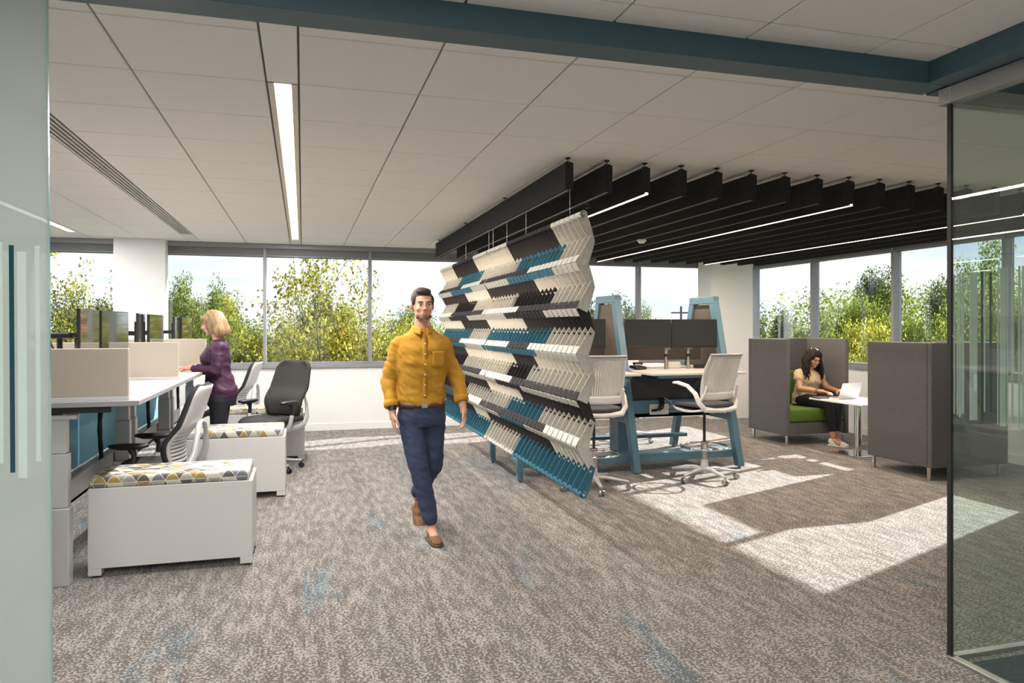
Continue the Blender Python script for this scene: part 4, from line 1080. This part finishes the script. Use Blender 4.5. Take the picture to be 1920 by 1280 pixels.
for s in (-1, 1):
    hair.ell((s*.078, .028, -.02), (.030, .062, .095), M=H.M, n=16).ell((s*.072, .035, -.105), (.040, .055, .050), M=H.M, n=16)
    hair.ell((s*.064, -.038, .060), (.030, .040, .048), M=H.M, rot=(.5, 0, 0), n=16)
hair.ell((0, .075, -.04), (.085, .058, .12), M=H.M, n=18).ell((0, -.065, .075), (.055, .032, .034), M=H.M, n=16)
ho = remesh('hair', hair, M_hairb, wom, .008, 3)
random.seed(11); lk = MB()
for i in range(46):
    a = -2.35+4.7*i/45+random.uniform(-.04, .04); ca, sa = math.sin(a), math.cos(a)   # around head, a=0 is back (+y)
    r0 = .09
    pts = [H.p(ca*.03, .03+sa*.03-.02, .136), H.p(ca*.082, .03+sa*.088, .085), H.p(ca*.103, .03+sa*.104, .0), H.p(ca*.112, .035+sa*.105, -.075), H.p(ca*.116, .040+sa*.108, -.125), H.p(ca*.090, .040+sa*.085, -.155)]
    if abs(a) > 1.75: pts = pts[:4]+[H.p(ca*.102, .03+sa*.075, -.105)]
    lk.tube(pts, [.004, .013, .015, .014, .011, .003][:len(pts)-1]+[.003], 6, flat=(1.3, .7))
lk.build('hair_lock', M_hairb, ho)
wr = Vector(WA[1][2])
for s in (-1, 1):
    sh, el, wr = [Vector(q) for q in WA[s]]; d = (wr-el).normalized()
    MB().tube([wr-d*.012+Vector((.030*math.cos(q_*PI/10), 0, .030*math.sin(q_*PI/10))) for q_ in range(20)], .0045, 6, closed=True).build('bracelet', M_blk if s > 0 else M_chrome, wom)

# ---------------- seated woman
sw = thing('person', 'person with long dark curly hair and lace top typing on the sofa', 'person', (6.555, 8.36, 0), .10)
H = Head((.0, -.13, 1.108), yaw=-.05, pitch=.50, k=.97)
b = MB(); H.body(b, True)
b.cone((0, -.05, .93), .048, (0, -.10, 1.04), .045)
b.loft([(0, .02, .50, .16, .12), (0, .02, .60, .15, .11), (0, 0, .70, .13, .10), (0, -.03, .82, .145, .11), (0, -.04, .90, .15, .09), (0, -.045, .95, .09, .06), (0, -.05, .975, .05, .048)])
SA = {-1: ((-.165, -.03, .905), (-.235, -.14, .715), (-.155, -.405, .700)), 1: ((.165, -.03, .905), (.225, -.15, .715), (.11, -.44, .700))}
for s in (-1, 1):
    sh, el, wr = SA[s]; b.cone(sh, .050, el, .042); b.cone(el, .042, wr, .026)
hand(b, (-.150, -.415, .700), (.22, -1, -.06), (0, 0, -1), 1, .45); hand(b, (.105, -.45, .700), (-.25, -1, -.06), (0, 0, -1), -1, .45)
LG = {-1: ((-.09, .0, .55), (-.04, -.43, .545), (-.03, -.50, .11)), 1: ((.09, .0, .55), (.10, -.45, .545), (.05, -.47, .11))}
for s in (-1, 1):
    h_, k_, a_ = LG[s]; b.cone(h_, .085, k_, .058); b.cone(k_, .052, a_, .034); b.cone(Vector(a_)+Vector((0, 0, -.04)), .033, Vector(a_)+Vector((0, -.10, -.07)), .027)
remesh('body', b, M_skin2, sw, .0065, 3); H.features(sw, closed=True)
c = MB()
c.loft([(0, .02, .49, .180, .140), (0, .02, .56, .186, .145), (0, .0, .66, .165, .135), (0, -.02, .74, .160, .135), (0, -.045, .81, .166, .145), (0, -.045, .88, .165, .115), (0, -.045, .925, .12, .080), (0, -.05, .955, .075, .062)], 32, pw=2.15)
for s in (-1, 1):
    c.ell((s*.062, -.125, .80), (.062, .055, .058))
    sh, el, wr = [Vector(q) for q in SA[s]]; c.cone(sh+Vector((-s*.02, 0, .0)), .070, sh.lerp(el, .35), .068)
remesh('lace_top', c, M_lace, sw, .008, 5, wrinkle=.02)
c = MB(); c.loft([(0, .03, .47, .16, .13), (0, .02, .55, .17, .13)], 24)
for s in (-1, 1):
    h_, k_, a_ = [Vector(q) for q in LG[s]]; c.cone(h_, .098, k_, .074); c.cone(k_, .072, k_.lerp(a_, .78), .046)
remesh('trousers', c, M_blktr, sw, .008, 4)
for s in (-1, 1):
    a_ = Vector(LG[s][2]); o = shoe(sw, (a_.x, a_.y-.02, 0), -.25*s+.1, 0, M_shoew, M_shoew, .255, 'sneaker')
    MB().tube([(a_.x+.040, a_.y+.05, .035), (a_.x+.048, a_.y-.02, .045), (a_.x+.046, a_.y-.08, .033), (a_.x+.044, a_.y-.13, .040)], .004, 6).build('side_stripe', M_blk, o)
hair = MB(); hair.ell((0, .035, .045), (.086, .098, .088), M=H.M, n=22).ell((0, .015, .082), (.074, .088, .066), M=H.M, n=22).ell((.02, -.038, .085), (.060, .046, .040), M=H.M, n=16).ell((-.058, -.035, .055), (.026, .042, .05), M=H.M, n=14).ell((.064, -.035, .05), (.024, .04, .05), M=H.M, n=14).ell((0, .085, -.05), (.10, .055, .11), M=H.M, n=18)
for s in (-1, 1): hair.ell((s*.078, .03, -.03), (.032, .055, .09), M=H.M, n=16)
ho = remesh('hair', hair, M_hairk, sw, .008, 3)
random.seed(3); lk = MB(); Mi = H.M
for i in range(210):
    a = random.uniform(-2.2, 2.2); ca, sa = math.sin(a), math.cos(a); L_ = random.uniform(.20, .36)*(1.0 if abs(a) < 1.9 else .9)
    p0 = H.p(ca*.05, .03+sa*.05, .128); p1 = H.p(ca*.090, .035+sa*.095, .03)
    base = Vector(p1); out_ = Vector((ca, .3*sa+(-.25 if abs(a) > 1.3 else 0), 0))
    pts = [p0, p1]; ph = random.uniform(0, 6.3); nn = 14; fr_ = random.uniform(.9, 1.3)
    for j in range(1, nn):
        q = j/nn; spread = .085*q*(1-.35*q)
        pts.append(base+out_*spread+Vector((.012*math.cos(ph+j*fr_), .012*math.sin(ph+j*fr_), -L_*q)))
    lk.tube(pts, [.004, .012]+[.0105*(1-.6*(j/nn)) for j in range(1, nn)], 5)
lk.build('hair_curl', M_hairk, ho)
for s in (-1,):
    sh, el, wr = [Vector(q) for q in SA[s]]
    for dd in (.02, .04): MB().tube([wr+(el-wr).normalized()*dd+Vector((.029*math.cos(q_*PI/9), 0, .029*math.sin(q_*PI/9))) for q_ in range(18)], .004, 6, closed=True).build('bracelet', M_brown, sw)

# ================================================================ OUTSIDE TREES
def leaves(centres, radii, n, size, seed):
    """leaf quads scattered through ellipsoidal clumps -> arrays"""
    r = np.random.default_rng(seed); C_ = np.asarray(centres); R_ = np.asarray(radii)
    vol = R_.prod(axis=1)**(2/3); idx = r.choice(len(C_), n, p=vol/vol.sum())
    d = r.normal(size=(n, 3)); d /= np.linalg.norm(d, axis=1)[:, None]
    rad = r.uniform(.35, 1, n)**.5
    P = C_[idx]+d*rad[:, None]*R_[idx]+r.normal(size=(n, 3))*.04
    a = r.normal(size=(n, 3)); a /= np.linalg.norm(a, axis=1)[:, None]
    q = np.cross(a, r.normal(size=(n, 3))); q /= np.linalg.norm(q, axis=1)[:, None]
    s = (size*r.uniform(.6, 1.25, n))[:, None]
    V = np.stack([P-a*s, P+q*s*.62, P+a*s, P-q*s*.62], 1).reshape(-1, 3)
    return V
def leafmesh(V, m):
    n = len(V)//4; me = bpy.data.meshes.new('foliage'); me.vertices.add(len(V)); me.vertices.foreach_set('co', V.ravel())
    me.loops.add(n*4); me.loops.foreach_set('vertex_index', np.arange(n*4)); me.polygons.add(n)
    me.polygons.foreach_set('loop_start', np.arange(0, n*4, 4)); me.polygons.foreach_set('loop_total', np.full(n, 4))
    me.materials.append(m); me.update(); me.validate(); return me
def tree_parts(seed, h, spread, trunk_r, nb, clump, nleaf, lsize, m, sparse=False, crown0=.3):
    r = random.Random(seed); br = MB(); tips = []
    def limb(p, d, L, rad, lvl):
        pts = [p]; q = Vector(p); dd = Vector(d)
        for i in range(4):
            dd = (dd+Vector((r.uniform(-.16, .16), r.uniform(-.16, .16), r.uniform(-.02, .14)))).normalized(); q = q+dd*L/4; pts.append(q.copy())
        br.tube(pts, [rad*(1-.16*i) for i in range(5)], 6 if lvl < 2 else 4)
        if lvl >= 2: tips.append(pts[2]); tips.append(pts[3]); tips.append(pts[4])
        if lvl < 3:
            for k in range(3 if lvl == 0 else 3):
                b_ = pts[2+r.randrange(3)]; a = r.uniform(0, 2*PI); t_ = r.uniform(.45, .9)
                nd = (dd*math.cos(t_)+Vector((math.cos(a), math.sin(a), .3)).normalized()*math.sin(t_)).normalized()
                limb(b_, nd, L*r.uniform(.55, .72), rad*.5, lvl+1)
    z0 = h*crown0
    br.tube([(0, 0, 0), (.05, 0, z0*.5), (0, .04, z0)], [trunk_r*1.25, trunk_r, trunk_r*.85], 8)
    for k in range(nb):
        a = 2*PI*k/nb+r.uniform(-.3, .3); t_ = r.uniform(.15, .55)*spread
        limb((0, 0, z0+r.uniform(-.1, .15)*h), (math.cos(a)*math.sin(t_), math.sin(a)*math.sin(t_), math.cos(t_)), h*(1-crown0)*r.uniform(.42, .58), trunk_r*.6, 0)
    tp = np.array([t_[:] for t_ in tips]); sc = (h-clump*.5)/tp[:, 2].max(); tp = tp*sc
    br.v = [tuple(q*sc for q in v_) for v_ in br.v]
    n = len(tp); rr = np.random.default_rng(seed).uniform(.6, 1.2, (n, 1))*clump*np.array([[1, 1, .75]])
    V = leaves(tp, rr, nleaf, lsize, seed)
    return br, leafmesh(V, m)
protoT = []; HT = {}
def mk(seed, *a, **k):
    br, lm = tree_parts(seed, *a, **k); bm_ = br.mesh('trunk', M_bark); protoT.append((bm_, lm)); HT[len(protoT)-1] = a[0]; return len(protoT)-1
ta = mk(1, 8.6, 1.0, .10, 6, .36, 15000, .046, M_leafA, crown0=.28)         # airy maple
tb = mk(2, 7.4, 1.2, .16, 7, .62, 110000, .043, M_leafA, crown0=.16)        # full yellow-green
tcx = mk(3, 7.4, 1.25, .18, 7, .66, 110000, .044, M_leafB, crown0=.14)        # full green
td = mk(4, 7.6, 1.0, .16, 6, .58, 90000, .047, M_leafC, crown0=.14)         # dark
te = mk(5, 8.8, 1.1, .11, 6, .42, 30000, .048, M_leafB, crown0=.25)        # airy green
def plant(kind, x, y, h=1., rz=0., label='', wdt=1.):
    t = thing('tree', label, 'tree', (x, y, -5.35), rz, None); t.scale = (h*wdt, h*wdt, h)
    bm_, lm = protoT[kind]; link('trunk', bm_, t); link('foliage', lm, t); return t
def dirpt(px, dist):
    l = (px-960)/1363; n_ = math.hypot(1, 0)
    return (dist*(.27697+l*.96088), dist*(.96088-l*.27697))
L1 = 'tree outside the window, '
spec = [
 # kind, view direction, depth, treeline height, label, width
 (ta, 600, 15.5, 430, 'tall airy maple with thin branches centred in the middle back window', 0.72),
 (ta, 150, 15.5, 440, 'airy yellow-green maple in the leftmost back window', 0.62),
 (te, 350, 18.6, 440, 'airy maple just right of the white column at left', 0.42),
 (tb, 55, 22, 552, 'dense yellow-green tree behind the leftmost airy maple', 0.68),
 (tb, 290, 24, 548, 'dense yellow-green tree behind the white column', 0.66),
 (tb, 520, 22, 545, 'dense yellow-green tree behind the left mullion of the middle window', 0.54),
 (tb, 730, 22, 562, 'yellow-green tree just left of the walking man', 0.54),
 (tb, 880, 17.5, 535, 'yellow-green tree between the man and the felt screen', 0.62),
 (td, 160, 29, 556, 'dark tree between the leftmost airy maple and the column', 0.85),
 (tcx, 410, 28.5, 540, "green tree above the blonde woman's head", 0.72),
 (td, 620, 29, 552, 'dark green tree behind the tall airy maple', 0.7),
 (tcx, 820, 28, 566, "green tree behind the walking man's head", 0.6),
 (tcx, 1010, 27, 560, 'green tree hidden behind the felt screen', 0.66),
 (td, 1110, 20.5, 556, 'dark green tree right beside the felt screen edge', 0.62),
 (td, 1190, 30, 576, 'dark tree behind the first blue frame', 0.64),
 (te, 1235, 24, 556, 'airy tree above the middle dark monitor', 0.42),
 (td, 1345, 29, 572, 'dark tree behind the second blue frame', 0.56),
 (td, 1460, 24, 572, 'dark tree in the first right-hand window', 0.55),
 (tb, 1500, 17.5, 590, 'yellow-green tree low in the first right-hand window', 0.52),
 (tcx, 1575, 21.5, 545, 'green tree in the second right-hand window', 0.45),
 (tb, 1615, 14, 588, 'yellow-green tree low behind the seated woman', 0.42),
 (td, 1660, 25, 498, 'tall dark tree rising behind the second right-hand window', 0.62),
 (td, 1765, 20.5, 512, 'dark tree in the third right-hand window', 0.45),
 (tcx, 1738, 15.4, 572, 'green tree low in the third right-hand window', 0.38),
 (te, 1862, 18, 425, 'airy tree seen through the glass partition', 0.5),
 (tcx, 1885, 13.4, 520, 'dense green tree seen low through the glass partition', 0.4),
 (tcx, 2060, 15, 470, 'green tree at the right end of the window wall', 0.55),
 (tb, -190, 19, 520, 'yellow-green tree beyond the left frosted glass', 0.75),
]
for i, (k, px, d, h, lb, wd) in enumerate(spec):
    x, y = dirpt(px, d); top = 1.53+(613-h)/1363*d+5.35
    plant(k, x, y, top/HT[k], random.uniform(0, 6.3), L1+lb, wd)
# far wood line (uncountable mass)
V = []
for i in range(46):
    px = -250+i*55; x, y = dirpt(px, random.uniform(42, 58)); zz = random.uniform(-2.0, -.8)
    if px > 1400: x, y = dirpt(px, random.uniform(30, 38)); zz = random.uniform(-1.6, .3)+.9*(px > 1600)
    V.append((x, y, zz, random.uniform(2.8, 4.2)))
cen = [(x, y, z) for (x, y, z, r) in V]+[(x+1.5, y-1, z-2.5) for (x, y, z, r) in V]
rad = [(r, r, 3.2) for (x, y, z, r) in V]+[(r, r, 3) for (x, y, z, r) in V]
o = link('distant_woodland', leafmesh(leaves(cen, rad, 260000, .085, 9), M_leafB)); o.data.name = 'distant_woodland'
tag(o, 'continuous band of distant woodland behind the nearer trees', 'woodland', kind='stuff')
t = thing('utility_pole', 'thin utility pole with crossarm above the trees between the monitors', 'pole', (*dirpt(1277, 60), -5.35))
MB().cyl((0, 0, 0), (0, 0, 8.6), .12, .09, 8).build('pole_shaft', M_bark, t); MB().box(-.9, .9, -.05, .05, 8.0, 8.12).build('crossarm', M_bark, t)
